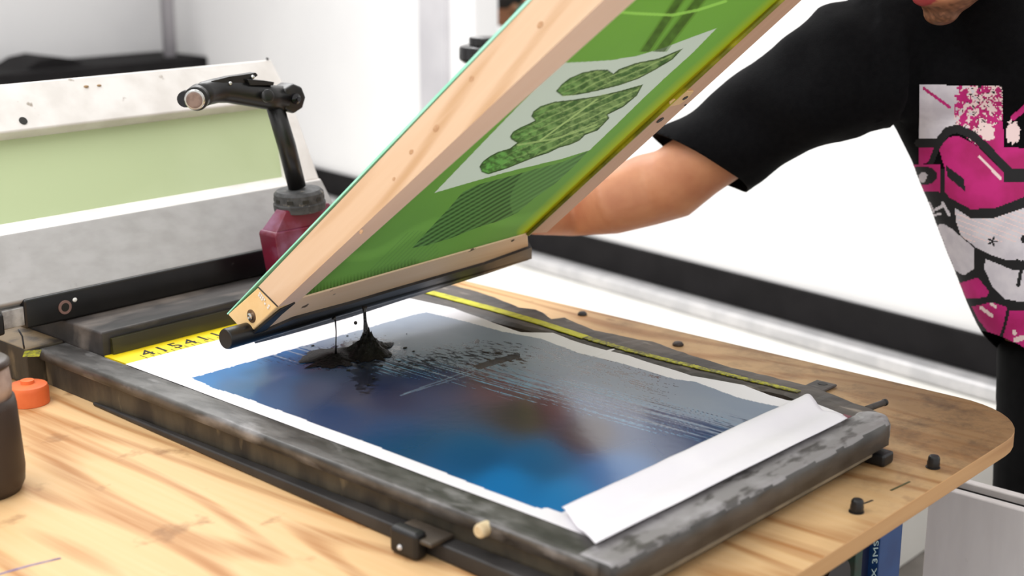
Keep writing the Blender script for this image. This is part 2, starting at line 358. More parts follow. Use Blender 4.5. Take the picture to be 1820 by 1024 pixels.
# crate in the foreground right
cx = 2.06
c1 = atx(1650, 880, cx); ctop = atx(1760, 892, cx).z
cr = thing('white_crate', (cx+.05, c1.y-.3, 0), 'weathered white painted wooden crate on the floor below the rounded table corner', 'crate')
obj('front_panel', B((cx, c1.y-.75, 0), (cx+.018, c1.y, ctop)), M['crate'], cr, bevel=.003)
obj('back_panel', B((cx+.05, c1.y-.75, 0), (cx+.068, c1.y, ctop)), M['crate'], cr, bevel=.003)
obj('end_panel', B((cx+.018, c1.y-.018, 0), (cx+.05, c1.y, ctop)), M['crate'], cr)
obj('end_panel', B((cx+.018, c1.y-.75, 0), (cx+.05, c1.y-.732, ctop)), M['crate'], cr)
obj('black_infill', B((cx+.018, c1.y-.732, .01), (cx+.05, c1.y-.018, ctop-.012)), M['band'], cr)  # dark block filling the crate to just below its rim

# ================================================================== TABLE
tb = thing('plywood_table', (1.4, 1.2, ZB-.024), 'large pale plywood table top with a rounded right corner', 'table')
YN = .728; XB = 1.972
def arc(cx_, cy_, r, a0, a1, n=10): return [(cx_+r*math.cos(lerp(a0, a1, i/n)), cy_+r*math.sin(lerp(a0, a1, i/n))) for i in range(n+1)]
# stained half (right of the bed) and pale half are one board; the stain is in the wood
cor = [(1.62, YN)]
rc = .13
edge = [(.15, YN)] + [(XB-rc*1.0+0, YN)] + arc(XB-rc, YN+rc, rc, -PI/2, 0)[1:] + [(XB+.02, 2.35), (.15, 2.35)]
bm = bmesh.new(); prism(bm, [V((x, y, ZB-.024)) for x, y in edge], (0, 0, .024))
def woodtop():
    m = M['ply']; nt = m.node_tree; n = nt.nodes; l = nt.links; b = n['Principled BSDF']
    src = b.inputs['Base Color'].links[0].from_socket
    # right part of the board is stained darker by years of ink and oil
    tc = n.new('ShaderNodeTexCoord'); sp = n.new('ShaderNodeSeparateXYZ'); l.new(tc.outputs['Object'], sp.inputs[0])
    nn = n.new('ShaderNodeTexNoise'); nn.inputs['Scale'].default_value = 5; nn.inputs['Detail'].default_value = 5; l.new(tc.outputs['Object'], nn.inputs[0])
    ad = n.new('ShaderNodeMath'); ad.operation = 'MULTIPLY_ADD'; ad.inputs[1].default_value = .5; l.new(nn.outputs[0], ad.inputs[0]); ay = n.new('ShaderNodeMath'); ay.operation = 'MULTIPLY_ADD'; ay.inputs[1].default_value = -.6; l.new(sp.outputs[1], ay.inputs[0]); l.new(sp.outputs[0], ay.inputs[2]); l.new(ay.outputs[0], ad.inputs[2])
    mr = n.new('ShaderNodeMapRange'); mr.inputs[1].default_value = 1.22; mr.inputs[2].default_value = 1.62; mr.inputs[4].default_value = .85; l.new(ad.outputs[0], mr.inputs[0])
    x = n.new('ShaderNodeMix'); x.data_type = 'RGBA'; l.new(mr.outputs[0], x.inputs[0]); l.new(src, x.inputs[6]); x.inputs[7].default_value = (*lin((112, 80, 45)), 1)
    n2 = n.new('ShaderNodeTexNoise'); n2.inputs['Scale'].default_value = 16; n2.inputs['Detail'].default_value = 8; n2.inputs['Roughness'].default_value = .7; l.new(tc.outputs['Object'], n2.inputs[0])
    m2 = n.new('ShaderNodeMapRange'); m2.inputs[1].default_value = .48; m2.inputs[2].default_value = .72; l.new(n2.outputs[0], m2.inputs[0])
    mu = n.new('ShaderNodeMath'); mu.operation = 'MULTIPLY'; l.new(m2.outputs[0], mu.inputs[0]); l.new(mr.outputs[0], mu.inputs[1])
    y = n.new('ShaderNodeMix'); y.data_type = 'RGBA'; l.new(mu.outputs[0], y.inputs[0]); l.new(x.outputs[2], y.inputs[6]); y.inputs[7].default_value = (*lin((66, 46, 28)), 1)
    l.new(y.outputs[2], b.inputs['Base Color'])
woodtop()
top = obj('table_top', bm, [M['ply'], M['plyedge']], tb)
for p in top.data.polygons:
    if abs(p.normal.z) < .5: p.material_index = 1
bv = top.modifiers.new('bevel', 'BEVEL'); bv.width = .0015; bv.segments = 2
# legs of the table
for (x, y) in ((.3, 2.2), (1.85, 2.25), (.3, .85)):
    obj('leg', B((x-.03, y-.03, 0), (x+.03, y+.03, ZB-.024)), M['bluedark'], tb, bevel=.003)
tag(obj('pencil_mark', T([atz(-20, 1026, ZB+.0002), atz(50, 1006, ZB+.0002), atz(108, 992, ZB+.0002)], .0022, 8, sq=(1, .15), up=(1, 0, 0)), M['pencil'], tb, smooth=True), 'violet pencil stroke')

# blue steel press stand under the table, lettering on it
ly = .86
a = aty(1500, 1000, ly); b = aty(1583, 1000, ly)
zlt = ZB-.026
st = thing('press_stand', ((a.x+b.x)/2, ly+.05, 0), 'blue steel stand column with white lettering under the plywood table', 'stand')
m1 = aty(1545, 990, ly).x; m2 = aty(1522, 990, ly).x; m3 = aty(1509, 990, ly).x
obj('column', B((m2, ly, 0), (m1, ly+.12, zlt)), M['bluedark'], st, bevel=.002)
obj('column_flange', B((m1, ly-.015, 0), (b.x, ly+.12, zlt)), M['blue'], st, bevel=.002)
obj('column_flange', B((m3, ly-.01, 0), (m2, ly+.12, zlt)), M['greensteel'], st, bevel=.002)
a2 = aty(1462, 1010, ly).x
kn = aty(1478, 1018, ly-.02)
bm = bmesh.new(); lathe(bm, (kn.x, ly-.03, kn.z-.012), [(.012, 0), (.034, 0), (.038, .01), (.038, .028), (.034, .036)], (0, 1, 0), 28); obj('adjusting_wheel', bm, M['gloss'], st, smooth=False)
obj('wheel_shaft', T([(kn.x, ly+.0, kn.z-.012), (kn.x, ly+.06, kn.z-.012), (m3+.01, ly+.06, kn.z-.012)], .01, 12), M['greensteel'], st, smooth=True)
def text(name, s, org, ex, ey, size, m, parent, depth=.0006, shear=0):
    cu = bpy.data.curves.new(name, 'FONT'); cu.body = s; cu.size = size; cu.extrude = depth; cu.shear = shear; cu.resolution_u = 3
    o = bpy.data.objects.new(name, cu); COL.objects.link(o)
    dg = bpy.context.evaluated_depsgraph_get(); me = bpy.data.meshes.new_from_object(o.evaluated_get(dg)); bpy.data.objects.remove(o)
    ex = V(ex).normalized(); ey = V(ey); ey = (ey-ex*ey.dot(ex)).normalized(); ez = ex.cross(ey)
    mt = Matrix(((ex.x, ey.x, ez.x, org[0]), (ex.y, ey.y, ez.y, org[1]), (ex.z, ey.z, ez.z, org[2]), (0, 0, 0, 1)))
    me.transform(mt); return link(name, me, m, parent)
lo_ = aty(1557, 1022, ly-.0155)
text('lettering', 'X 3MS', (lo_.x, ly-.0155, lo_.z-.004), (0, 0, 1), (-1, 0, 0), .021, mat('pale_lettering', (150, 172, 176), rough=.6), st, shear=.3)

# ================================================================== PRINTING BED
X0, X1, Y0, Y1 = 1.075, 1.655, .815, 1.925
bed = thing('printing_bed', (1.36, 1.37, ZB), 'grimy grey metal frame of the printing bed bolted on the plywood table', 'printing press bed')
# inner platen under the paper
obj('platen', B((X0+.02, Y0+.02, ZB+.001), (X1-.02, Y1-.12, ZP-.004)), M['railside'], bed)
def rough_rail(bm, path, w, z0, z1, n=60, amp=.0015, rnd=.012, seed=0):
    """rail with rounded top swept along straight line, slightly uneven"""
    a, b = V(path[0]), V(path[1]); d = (b-a).normalized(); s = V((-d.y, d.x, 0)); rings = []
    prof = []
    hw = w/2
    prof += [(-hw, 0.0), (-hw, 1.0-rnd/(z1-z0))]
    for k in range(1, 5): t = k/4*PI/2; prof.append((-hw+rnd-rnd*math.cos(t), (z1-z0-rnd+rnd*math.sin(t))/(z1-z0)))
    for k in range(0, 4): t = PI/2-k/4*PI/2; prof.append((hw-rnd+rnd*math.cos(t), (z1-z0-rnd+rnd*math.sin(t))/(z1-z0)))
    prof += [(hw, 1.0-rnd/(z1-z0)), (hw, 0.0)]
    for i in range(n+1):
        p = a.lerp(b, i/n); r = []
        for k, (o_, h) in enumerate(prof):
            e = amp*N(i*.35, k*.7, seed)*(1 if h > .3 else .2)
            r.append(bm.verts.new(p+s*(o_+e)+V((0, 0, z0+(z1-z0)*h+e*.6))))
        rings.append(r)
    for r, q in zip(rings, rings[1:]):
        for k in range(len(prof)-1): bm.faces.new((r[k], r[k+1], q[k+1], q[k]))
        bm.faces.new((r[-1], r[0], q[0], q[-1]))
    bm.faces.new(rings[0][::-1]); bm.faces.new(rings[-1])
# left rail: wide cap plate over a recessed side wall, above a base flange
bm = bmesh.new(); rough_rail(bm, [(1.101, 1.945, 0), (1.085, .835, 0)], .050, ZP-.013, ZP+.003, rnd=.005, amp=.001, seed=1); obj('left_rail_cap', bm, M['rail'], bed, smooth=True)
bm = bmesh.new(); hexa(bm, [(1.068, .85, ZB+.0005), (1.12, .85, ZB+.0005), (1.13, 1.94, ZB+.0005), (1.084, 1.94, ZB+.0005), (1.068, .85, ZP-.013), (1.11, .85, ZP-.013), (1.12, 1.94, ZP-.013), (1.082, 1.94, ZP-.013)])
obj('left_rail_wall', bm, M['railside'], bed)
bm = bmesh.new(); hexa(bm, [(1.038, .86, ZB+.0005), (1.066, .86, ZB+.0005), (1.080, 1.80, ZB+.0005), (1.074, 1.80, ZB+.0005), (1.038, .86, ZB+.024), (1.066, .86, ZB+.024), (1.080, 1.80, ZB+.006), (1.074, 1.80, ZB+.006)])
obj('base_flange', bm, mat('charcoal_flange', (50, 47, 46), (34, 32, 32), 12, rough=.55, bump=.3), bed, bevel=.003)
# near rail (lower right in the view), rounded tube on two rubber feet
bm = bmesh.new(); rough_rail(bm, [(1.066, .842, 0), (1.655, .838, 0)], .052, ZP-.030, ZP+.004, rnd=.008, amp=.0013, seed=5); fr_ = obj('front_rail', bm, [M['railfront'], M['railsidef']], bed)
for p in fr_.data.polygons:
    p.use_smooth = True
    if p.normal.z < .55: p.material_index = 1  # sides darker than the top: shade put into the colour
bm = bmesh.new(); box(bm, (1.08, .816, ZP-.038), (1.62, .855, ZP-.0295)); obj('front_rail_lip', bm, mat('pale_stained_strip', (128, 116, 96), (96, 88, 74), 20, rough=.6), bed, bevel=.002)
for (px, py) in ((1524, 800),):
    f_ = atz(px, 812, ZB); obj('rubber_foot', B((f_.x-.015, .806, ZB), (f_.x+.014, .850, ZP-.038)), M['rubber'], bed, bevel=.004)
obj('rubber_foot', B((1.10, .830, ZB), (1.14, .868, ZP-.04)), M['rubber'], bed, bevel=.004)
# right rail: low bar crusted with inky tape
bm = bmesh.new()
innerp = [(735, 520), (830, 545), (1000, 592), (1200, 652), (1400, 694), (1450, 712), (1490, 738), (1520, 742)]
outerp = [(842, 512), (880, 524), (930, 545), (960, 548), (985, 566), (1010, 563), (1060, 585), (1110, 596), (1170, 606), (1230, 628), (1300, 650), (1390, 672), (1450, 686), (1500, 706), (1560, 728), (1580, 742)]
zr = ZP-.006
nn_ = 90; ra = []; rb = []
def along(P, t):
    f = t*(len(P)-1); i = min(int(f), len(P)-2); u = f-i; return (lerp(P[i][0], P[i+1][0], u), lerp(P[i][1], P[i+1][1], u))
ys = [1.93-(1.93-.85)*i/nn_ for i in range(nn_+1)]
inn = [(atz(x, y, zr).y, atz(x, y, zr).x) for x, y in innerp][::-1]; outn = [(atz(x, y, zr).y, atz(x, y, zr).x) for x, y in outerp][::-1]
outn.sort(); inn.sort()
vv = []
for i, y in enumerate(ys):
    xi = min(interp(y, inn), 1.70)-.012; xo = max(interp(y, outn), xi+.03)+.0015*N(i*.9, 3)
    row = []
    for k, (f_, h) in enumerate([(0, ZB+.001), (0, zr-.004), (.1, zr), (.5, zr+.001), (.9, zr), (1, zr-.005), (1, ZB+.001)]):
        row.append(bm.verts.new((lerp(xi, xo, f_)+(.001*N(i*.5, k) if 0 < k < 6 else 0), y, h+(.0012*N(i*.7, k*2.1, 9) if 0 < k < 6 else 0))))
    vv.append(row)
for r, q in zip(vv, vv[1:]):
    for k in range(6): bm.faces.new((r[k], r[k+1], q[k+1], q[k]))
    bm.faces.new((r[6], r[0], q[0], q[6]))
bm.faces.new(vv[0]); bm.faces.new(vv[-1][::-1]); obj('right_rail', bm, M['railback'], bed, smooth=False)
# corner of right and front rails
bm = bmesh.new(); lathe(bm, (1.656, .840, ZP-.030), [(.022, 0), (.0255, .006), (.0255, .024), (.021, .033), (.010, .036)], (0, 0, 1), 28); obj('corner_cap', bm, M['railfront'], bed, smooth=True)
# yellow line on the right rail
def strip(P, z, w, m, name, parent, amp=.0007, h=.0012, n=60, ext=0):
    pts = [atz(x, y, z) for x, y in P]; bm = bmesh.new(); L = []
    for i in range(n+1):
        q = along([(p.x, p.y) for p in pts], i/n); ww = w(i/n) if callable(w) else w
        e = amp*N(i*1.7, 2.2); L.append([bm.verts.new((q[0]-ww/2+e, q[1], z)), bm.verts.new((q[0]+ww/2+e*.5+amp*N(i*2.3, 7), q[1], z)), bm.verts.new((q[0]-ww/2+e, q[1], z+h)), bm.verts.new((q[0]+ww/2+e, q[1], z+h))])
    for a, b in zip(L, L[1:]):
        for (i, j) in ((0, 1), (1, 3), (3, 2), (2, 0)): bm.faces.new((a[i], a[j], b[j], b[i]))
    bm.faces.new((L[0][0], L[0][1], L[0][3], L[0][2])); bm.faces.new((L[-1][0], L[-1][2], L[-1][3], L[-1][1]))
    return obj(name, bm, m, parent)
tag(strip([(700, 504), (760, 519), (880, 551), (960, 574), (1040, 600)], zr+.0015, lambda t: .021-.003*t, M['yellowline'], 'yellow_line', bed), 'bright yellow painted line')
tag(strip([(1040, 600), (1110, 621), (1200, 644), (1300, 668), (1420, 697)], zr+.0015, lambda t: .014-.004*t, M['yellowworn'], 'yellow_line', bed, amp=.003, n=120), 'flaking end of the yellow painted line')
# tab with a slotted hole and small pipe on the right rail
tbp = atz(1463, 684, ZB+.003)
bm = bmesh.new(); box(bm, (tbp.x-.03, tbp.y-.018, ZB+.001), (tbp.x+.012, tbp.y+.018, ZB+.005)); obj('hole_tab', bm, M['railback'], bed, bevel=.002)
tag(obj('tab_hole', T([(tbp.x-.002, tbp.y, ZB+.0049), (tbp.x-.002, tbp.y, ZB+.0056)], .0065, 16, sq=(1, 1.2)), M['mark'], bed), 'dark slotted hole')
p0 = atz(1540, 727, ZP-.02); p1 = atz(1571, 716, ZP-.022)
obj('bent_rod', T([p0, p1], .0045, 12), M['railback'], bed, smooth=True)
tag(obj('rod_tip', T([p1, p1+(p1-p0).normalized()*.004], .0052, 12), M['rubber'], bed, smooth=True), 'black rod tip')
# back rail: tall, dusty top with yellowed inner face
ZR = .938
bk = thing('back_beam', (1.3, 1.9, ZB), 'dusty dark beam across the far end of the printing bed', 'beam')
bm = bmesh.new(); box(bm, (1.125, 1.846, ZB+.0), (1.70, 2.08, ZR)); obj('beam_body', bm, M['railtop'], bk, bevel=.004)
a = atz(176, 612, ZP); 
bm = bmesh.new(); hexa(bm, [(1.14, 1.838, ZP+.0012), (1.66, 1.838, ZP+.0012), (1.66, 1.8455, ZP+.0012), (1.14, 1.8455, ZP+.0012), (1.14, 1.840, ZR-.012), (1.66, 1.840, ZR-.012), (1.66, 1.8455, ZR-.012), (1.14, 1.8455, ZR-.012)])
tag(obj('inner_strip', bm, M['olive'], bk), 'yellowed dark inner strip')
w_ = [atz(36, 588, ZR+.002), atz(40, 600, .93), atz(44, 622, .90)]
w_ = [V((p.x, 1.842-.003*i, p.z)) for i, p in enumerate([aty(34, 586, 1.84), aty(39, 598, 1.84), aty(42, 610, 1.835), aty(45, 621, 1.83)])]
tag(obj('wire', T(w_, .0013, 8), M['gloss'], bk, smooth=True), 'thin black wire')
# left end of beam: wooden packing with a yellow stain in front of the black post
lw = thing('packing_board', (1.08, 2.05, ZB), 'ink-stained wooden packing board at the far left end of the bed', 'board')
bm = bmesh.new(); box(bm, (1.058, 1.952, ZB+.0005), (1.1245, 2.30, .905)); obj('board_body', bm, [wood('stained_board', (158, 134, 100), (120, 98, 66), (170, 146, 110), 7, axis='X', blotch=(72, 64, 56), bl=(.5, .62), bs=14), M['railside']], lw, bevel=.003)
for p in lw.children[0].data.polygons:
    if abs(p.normal.z) < .5: p.material_index = 1
bm = bmesh.new(); sq_ = [atz(x, y, .9055) for x, y in ((44, 624), (74, 622), (70, 634), (40, 635))]; prism(bm, sq_, (0, 0, .0006)); tag(obj('stain', bm, M['yellowworn'], lw), 'yellow paint stain')

# bolts on the left side of the bed: bracket and peg
br = aty(735, 925, 1.0)
def lp(px, py, x): return atx(px, py, x)
bA = lp(700, 985, 1.040); 
brk = thing('frame_bracket', (1.04, bA.y, ZB), 'dark steel angle bracket on the near long side of the bed', 'bracket')
yA = lp(697, 985, 1.030).y; yB = lp(755, 985, 1.030).y
zt_ = ZP-.028
obj('bracket_plate', B((1.028, yB-.012, zt_-.006), (1.066, yA, zt_)), mat('brown_steel', (84, 74, 62), (58, 50, 42), 20, rough=.5, bump=.3), brk, bevel=.002)
obj('bracket_web', B((1.028, yA-.012, ZB+.022), (1.063, yA-.001, zt_-.006)), M['railside'], brk, bevel=.002)
obj('bracket_foot', B((1.022, yB+.006, ZB+.0005), (1.042, yA-.003, ZB+.034)), M['rubber'], brk, bevel=.006, seg=3)
bm = bmesh.new(); q = V((1.022, yA-.022, ZB+.012)); ball(bm, q, .0035); tag(obj('rivet', bm, M['alu'], brk, smooth=True), 'pale rivet')
pg = atx(862, 940, 1.062)
peg = thing('wooden_peg', pg, 'small pale round wooden peg stuck in the near long side of the bed', 'peg')
obj('peg_head', T([pg+V((-.012, 0, 0)), pg+V((-.008, 0, 0)), pg+V((.006, 0, 0))], [.007, .0085, .0085], 20), mat('pale_peg', (214, 196, 160), (200, 178, 140), 60, rough=.5), peg, smooth=False, bevel=.002)
obj('peg_shaft', T([pg+V((.006, 0, 0)), pg+V((.03, 0, 0))], .005, 12), M['railside'], peg, smooth=True)

# measuring tape at the far edge of the bed
mt = thing('measuring_tape', (1.3, 1.81, ZP), 'yellow measuring tape with black figures stuck along the far edge of the bed', 'measuring tape')
bm = bmesh.new(); box(bm, (1.128, 1.783, ZP-.0035), (1.56, 1.845, ZP+.0008)); obj('tape_band', bm, M['yellow'], mt)
bm = bmesh.new(); xx = 1.165
for i in range(26):
    L_ = .02 if i % 5 == 0 else .011; box(bm, (xx+i*.0125, 1.787, ZP+.0008), (xx+i*.0125+.0012, 1.787+L_, ZP+.0011))
tag(obj('tick_marks', bm, M['mark'], mt), 'black tick marks')
for i, s in enumerate(['4', '1', '5', '4', '1', '1', '2', '3']):
    text('figure', s, (1.170+i*.026, 1.796, ZP+.0010), (1, 0, 0), (0, 1, 0), .040, M['mark'], mt, depth=.0004)

# ================================================================== PRINTED SHEET
ZS = ZP+.0015
edgeP = [(730, 533), (807, 549), (875, 576), (926, 591), (983, 594), (1014, 607), (1076, 625), (1117, 634), (1200, 661), (1229, 671), (1321, 686), (1367, 705), (1400, 714), (1440, 716), (1500, 740)]
blueR = [(700, 571), (733, 560), (758, 555), (833, 573), (895, 590), (962, 602), (1027, 627), (1091, 642), (1200, 674), (1236, 679), (1318, 709), (1367, 719), (1397, 725)]
bluepoly = [(340, 672), (450, 641), (560, 609), (660, 581)]+blueR[1:]+[(1269, 778), (1189, 818), (1095, 864), (998, 911), (972, 902), (962, 905), (935, 897), (860, 868), (760, 828), (640, 782), (520, 738), (430, 705), (400, 696), (378, 690), (362, 681)]
ed = sorted([(atz(x, y, ZS).y, atz(x, y, ZS).x) for x, y in edgeP])
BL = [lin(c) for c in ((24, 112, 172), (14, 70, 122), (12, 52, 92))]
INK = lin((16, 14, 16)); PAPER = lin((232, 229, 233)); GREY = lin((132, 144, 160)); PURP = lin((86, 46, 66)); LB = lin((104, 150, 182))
INKS_REFL = [(x, y, lin(c)) for x, y, c in (
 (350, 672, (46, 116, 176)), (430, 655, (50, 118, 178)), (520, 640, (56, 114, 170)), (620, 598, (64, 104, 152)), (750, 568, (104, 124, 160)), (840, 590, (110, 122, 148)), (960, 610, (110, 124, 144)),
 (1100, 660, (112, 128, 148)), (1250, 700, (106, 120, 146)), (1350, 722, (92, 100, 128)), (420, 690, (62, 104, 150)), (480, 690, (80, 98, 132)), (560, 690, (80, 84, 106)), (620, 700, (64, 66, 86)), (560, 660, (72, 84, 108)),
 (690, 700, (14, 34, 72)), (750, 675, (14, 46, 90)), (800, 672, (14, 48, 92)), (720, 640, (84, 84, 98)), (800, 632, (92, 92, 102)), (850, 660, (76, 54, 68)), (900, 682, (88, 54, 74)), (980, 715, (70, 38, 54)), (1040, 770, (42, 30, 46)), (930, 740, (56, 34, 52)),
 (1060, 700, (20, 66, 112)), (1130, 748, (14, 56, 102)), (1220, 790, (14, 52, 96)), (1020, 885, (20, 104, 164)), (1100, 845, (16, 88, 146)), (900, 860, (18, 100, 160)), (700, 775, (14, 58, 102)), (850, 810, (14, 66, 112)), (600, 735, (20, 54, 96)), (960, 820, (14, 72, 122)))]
def sheet_col(P, u, v):
    x, y = proj(P)
    jit = 1.6*N(P.x*80, P.y*40)
    if not inpoly(x+jit*.4, y+jit*.5, bluepoly): return PAPER
    # mixed inks across the sheet, with reflections painted into their colours
    ws = 0; c = (0, 0, 0); xq = x+8*FB(P.x*9, P.y*4, 1); yq = y+5*FB(P.x*9, P.y*4, 7)
    for (ax, ay, cc_) in INKS_REFL:
        d = (ax-xq)**2+((ay-yq)*1.6)**2+500; wq = 1/(d*d); ws += wq; c = (c[0]+cc_[0]*wq, c[1]+cc_[1]*wq, c[2]+cc_[2]*wq)
    c = (c[0]/ws, c[1]/ws, c[2]/ws)
    # dried grey film on the right, lightened to paint in reflection, brushed edge
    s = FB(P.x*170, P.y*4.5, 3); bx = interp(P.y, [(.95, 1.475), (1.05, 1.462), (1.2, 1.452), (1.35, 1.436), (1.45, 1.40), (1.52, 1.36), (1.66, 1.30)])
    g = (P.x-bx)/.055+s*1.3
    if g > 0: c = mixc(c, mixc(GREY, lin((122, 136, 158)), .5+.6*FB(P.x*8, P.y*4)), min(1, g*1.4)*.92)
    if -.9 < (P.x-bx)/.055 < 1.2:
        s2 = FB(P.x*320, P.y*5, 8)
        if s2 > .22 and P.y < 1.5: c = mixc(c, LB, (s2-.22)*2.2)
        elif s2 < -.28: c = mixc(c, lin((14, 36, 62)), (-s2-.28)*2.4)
    # black dry streaks
    d2 = pld(x, y, [(960, 628), (1060, 655), (1180, 690)])
    if d2 < 26:
        s3 = FB(P.x*420, P.y*22, 1)
        if s3 > .26+d2*.012: c = mixc(c, INK, .8)
    # smear right of the blob
    d3 = pld(x, y, [(720, 648), (800, 634), (870, 628), (920, 634)])
    if d3 < 24:
        s4 = FB(P.x*130, P.y*60, 5)
        c = mixc(c, INK, max(0, (s4+.38-d3*.022))*1.3)
    for (a, b, w) in (((718, 700), (860, 650), 1.6), ((712, 703), (840, 664), 1.3)):
        d = segd(x, y, a, b)
        if d < w*.7: c = mixc(c, lin((130, 150, 170)), .4)
    d = segd(x, y, (850, 652), (920, 632))
    if d < 5: c = mixc(c, lin((22, 26, 30)), .75)
    # grime where ink fell
    for (cx_, cy_, rx, ry) in ((592, 640, 56, 17), (655, 622, 62, 24), (650, 660, 26, 42)):
        e = ((x-cx_)/rx)**2+((y-cy_)/ry)**2+.9*FB(P.x*90, P.y*90, 2)
        if e < 1: c = mixc(c, INK, min(1, (1-e)*2.0)*.75)
    if math.hypot(x-848, y-607) < 4+2*N(x*.5, y*.5): c = INK
    return c
nu, nv = 300, 470
def spos(u, v):
    y = lerp(.868, 1.784, v); xl = 1.1108+(y-.835)*.0144
    tri = (0.014 if abs(y-atz(1085, 625, ZS).y) < .0035 else 0)
    xr = interp(y, ed)+tri; x = lerp(xl, xr, u)
    lift = .002*max(0, (u-.85)/.15)*(1+N(y*12, 5))
    return V((x, y, ZS+.0006*N(x*9, y*7)+lift))
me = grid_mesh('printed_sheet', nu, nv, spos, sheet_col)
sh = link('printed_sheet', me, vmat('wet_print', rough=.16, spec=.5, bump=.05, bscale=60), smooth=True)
so = sh.modifiers.new('s', 'SOLIDIFY'); so.thickness = .0003; so.offset = -1
tag(sh, 'white sheet on the printing bed covered by a wet blue ink rectangle', 'print')
# give the paper margin a matt finish
nt = sh.data.materials[0].node_tree; sep = nt.nodes.new('ShaderNodeSeparateColor'); at_ = [n for n in nt.nodes if n.type == 'ATTRIBUTE'][0]
nt.links.new(at_.outputs[0], sep.inputs[0]); mr = nt.nodes.new('ShaderNodeMapRange'); mr.inputs[1].default_value = .06; mr.inputs[2].default_value = .24; mr.inputs[3].default_value = .17; mr.inputs[4].default_value = .42
nt.links.new(sep.outputs[0], mr.inputs[0]); nt.links.new(mr.outputs[0], nt.nodes['Principled BSDF'].inputs['Roughness'])

# blank strip laid over the near end
c00 = atz(998, 911, ZS+.004); c10 = atz(1430, 712, ZS+.004); c01 = atz(1058, 972, ZS+.006); c11 = atz(1506, 748, ZS+.006)
def stpos(u, v):
    a = c00.lerp(c10, u); b = c01.lerp(c11, u); p = a.lerp(b, v)
    p = p+V((0, 0, (1-v)*.0075*math.sin(v*PI*2.6+.6)*(.6+.6*u)+.0035+.001*N(u*5, v*4)))+V((0, .0015*N(u*12, 3)*(1-v), 0)); return p
me = grid_mesh('paper_strip', 60, 24, stpos, lambda p, u, v: PAPER); me.color_attributes.remove(me.color_attributes['col'])
s2 = link('paper_strip', me, M['paper'], smooth=True); so = s2.modifiers.new('s', 'SOLIDIFY'); so.thickness = .0003
tag(s2, 'blank white paper strip laid across the near end of the blue print', 'paper')
# torn dark red scrap at the corner
bm = bmesh.new(); L = [(1474, 737), (1480, 741), (1490, 746), (1503, 746), (1513, 741), (1500, 737), (1492, 741), (1486, 736)]
prism(bm, [atz(x, y, ZP+.006) for x, y in L], (0, 0, .0008)); tag(obj('red_scrap', bm, mat('dark_red_film', (110, 14, 44), rough=.35)), 'small torn dark red film scrap at the right corner of the bed', 'scrap')

# ink heap with strands
ink = thing('ink_heap', atz(650, 622, ZS), 'heap of black ink on the print with strands hanging from the screen bar', 'ink')
def heap(cpx, rx, ry, h, seed, rough_=.35):
    c = atz(*cpx, ZS+.0012); bm = bmesh.new(); n1, n2 = 14, 44; ctr = bm.verts.new(c+V((0, 0, h))); prev = None
    for i in range(1, n1+1):
        t = i/n1; ring = []
        for k in range(n2):
            a = 2*PI*k/n2; e = 1+rough_*noise.fractal(V((math.cos(a)*2.5, math.sin(a)*2.5, seed)), .8, 2, 4)*t
            hh = h*(1-t)**1.7*(1+.5*N(math.cos(a)*3*t*4, math.sin(a)*12*t, seed+3)) if i < n1 else 0
            o_ = RT*math.cos(a)*rx*t*e+FW2*math.sin(a)*ry*t*e
            ring.append(bm.verts.new(V((c.x+o_.x, c.y+o_.y, c.z+hh))))
        if prev is None:
            for k in range(n2): bm.faces.new((ctr, ring[k], ring[(k+1) % n2]))
        else:
            for k in range(n2): bm.faces.new((prev[k], ring[k], ring[(k+1) % n2], prev[(k+1) % n2]))
        prev = ring
    bmesh.ops.recalc_face_normals(bm, faces=bm.faces); return bm
obj('ink_mound', heap((655, 624), .036, .052, .034, 1, .55), M['inkdry'], ink, smooth=True)
obj('ink_smear', heap((594, 636), .040, .048, .006, 4, .6), M['inkdry'], ink, smooth=True)
random.seed(3)
bm = bmesh.new()
for i in range(34):
    x = random.gauss(640, 45); y = random.gauss(632, 16); p = atz(x, y, ZS+.001); s = random.uniform(.0008, .0028); ball(bm, p, (s*1.5, s, s*.6), seg=8, rings=5)
tag(obj('ink_flecks', bm, M['ink'], ink), 'scattered black ink flecks').__setitem__('kind', 'stuff')
s0 = at(649, 549, 2.24); base_ = atz(650, 622, ZS)
yb_ = base_.y
def yz(px, py, yy): return aty(px, py, yy)
obj('ink_strand', T([yz(648, 545, yb_), yz(648, 556, yb_), yz(649, 572, yb_), yz(651, 588, yb_), yz(652, 602, yb_)], [.0042, .0024, .0027, .0048, .011], 14), M['ink'], ink, smooth=True)
y2 = atz(598, 634, ZS).y
obj('ink_strand', T([yz(593, 565, y2), yz(596, 570, y2), yz(597.5, 590, y2), yz(597, 612, y2), yz(597, 634, y2)], [.0035, .0013, .0009, .0011, .0022], 10), M['ink'], ink, smooth=True)
bm = bmesh.new(); ball(bm, yz(632, 574, yb_), .0028); obj('ink_drop', bm, M['ink'], ink, smooth=True)

# ================================================================== WOODEN SCREEN
TH = math.radians(40); SN = V((0, -math.sin(TH), -math.cos(TH))); SV = V((0, -math.cos(TH), math.sin(TH))); SU = V((1, 0, 0)); SO = CAM+ray(535, 531)*2.04
def sp(px, py): return hit((px, py), SN, SO)
def suv(u, v, n=0): return SO+SU*u+SV*v+SN*n
scr = thing('screen_printing_frame', suv(.27, -.05), 'tilted wooden screen printing frame with green stencil mesh above the print', 'printing screen')
xs = sp(493, 546).x
def side(px, py): return atx(px, py, xs)
VT = .93
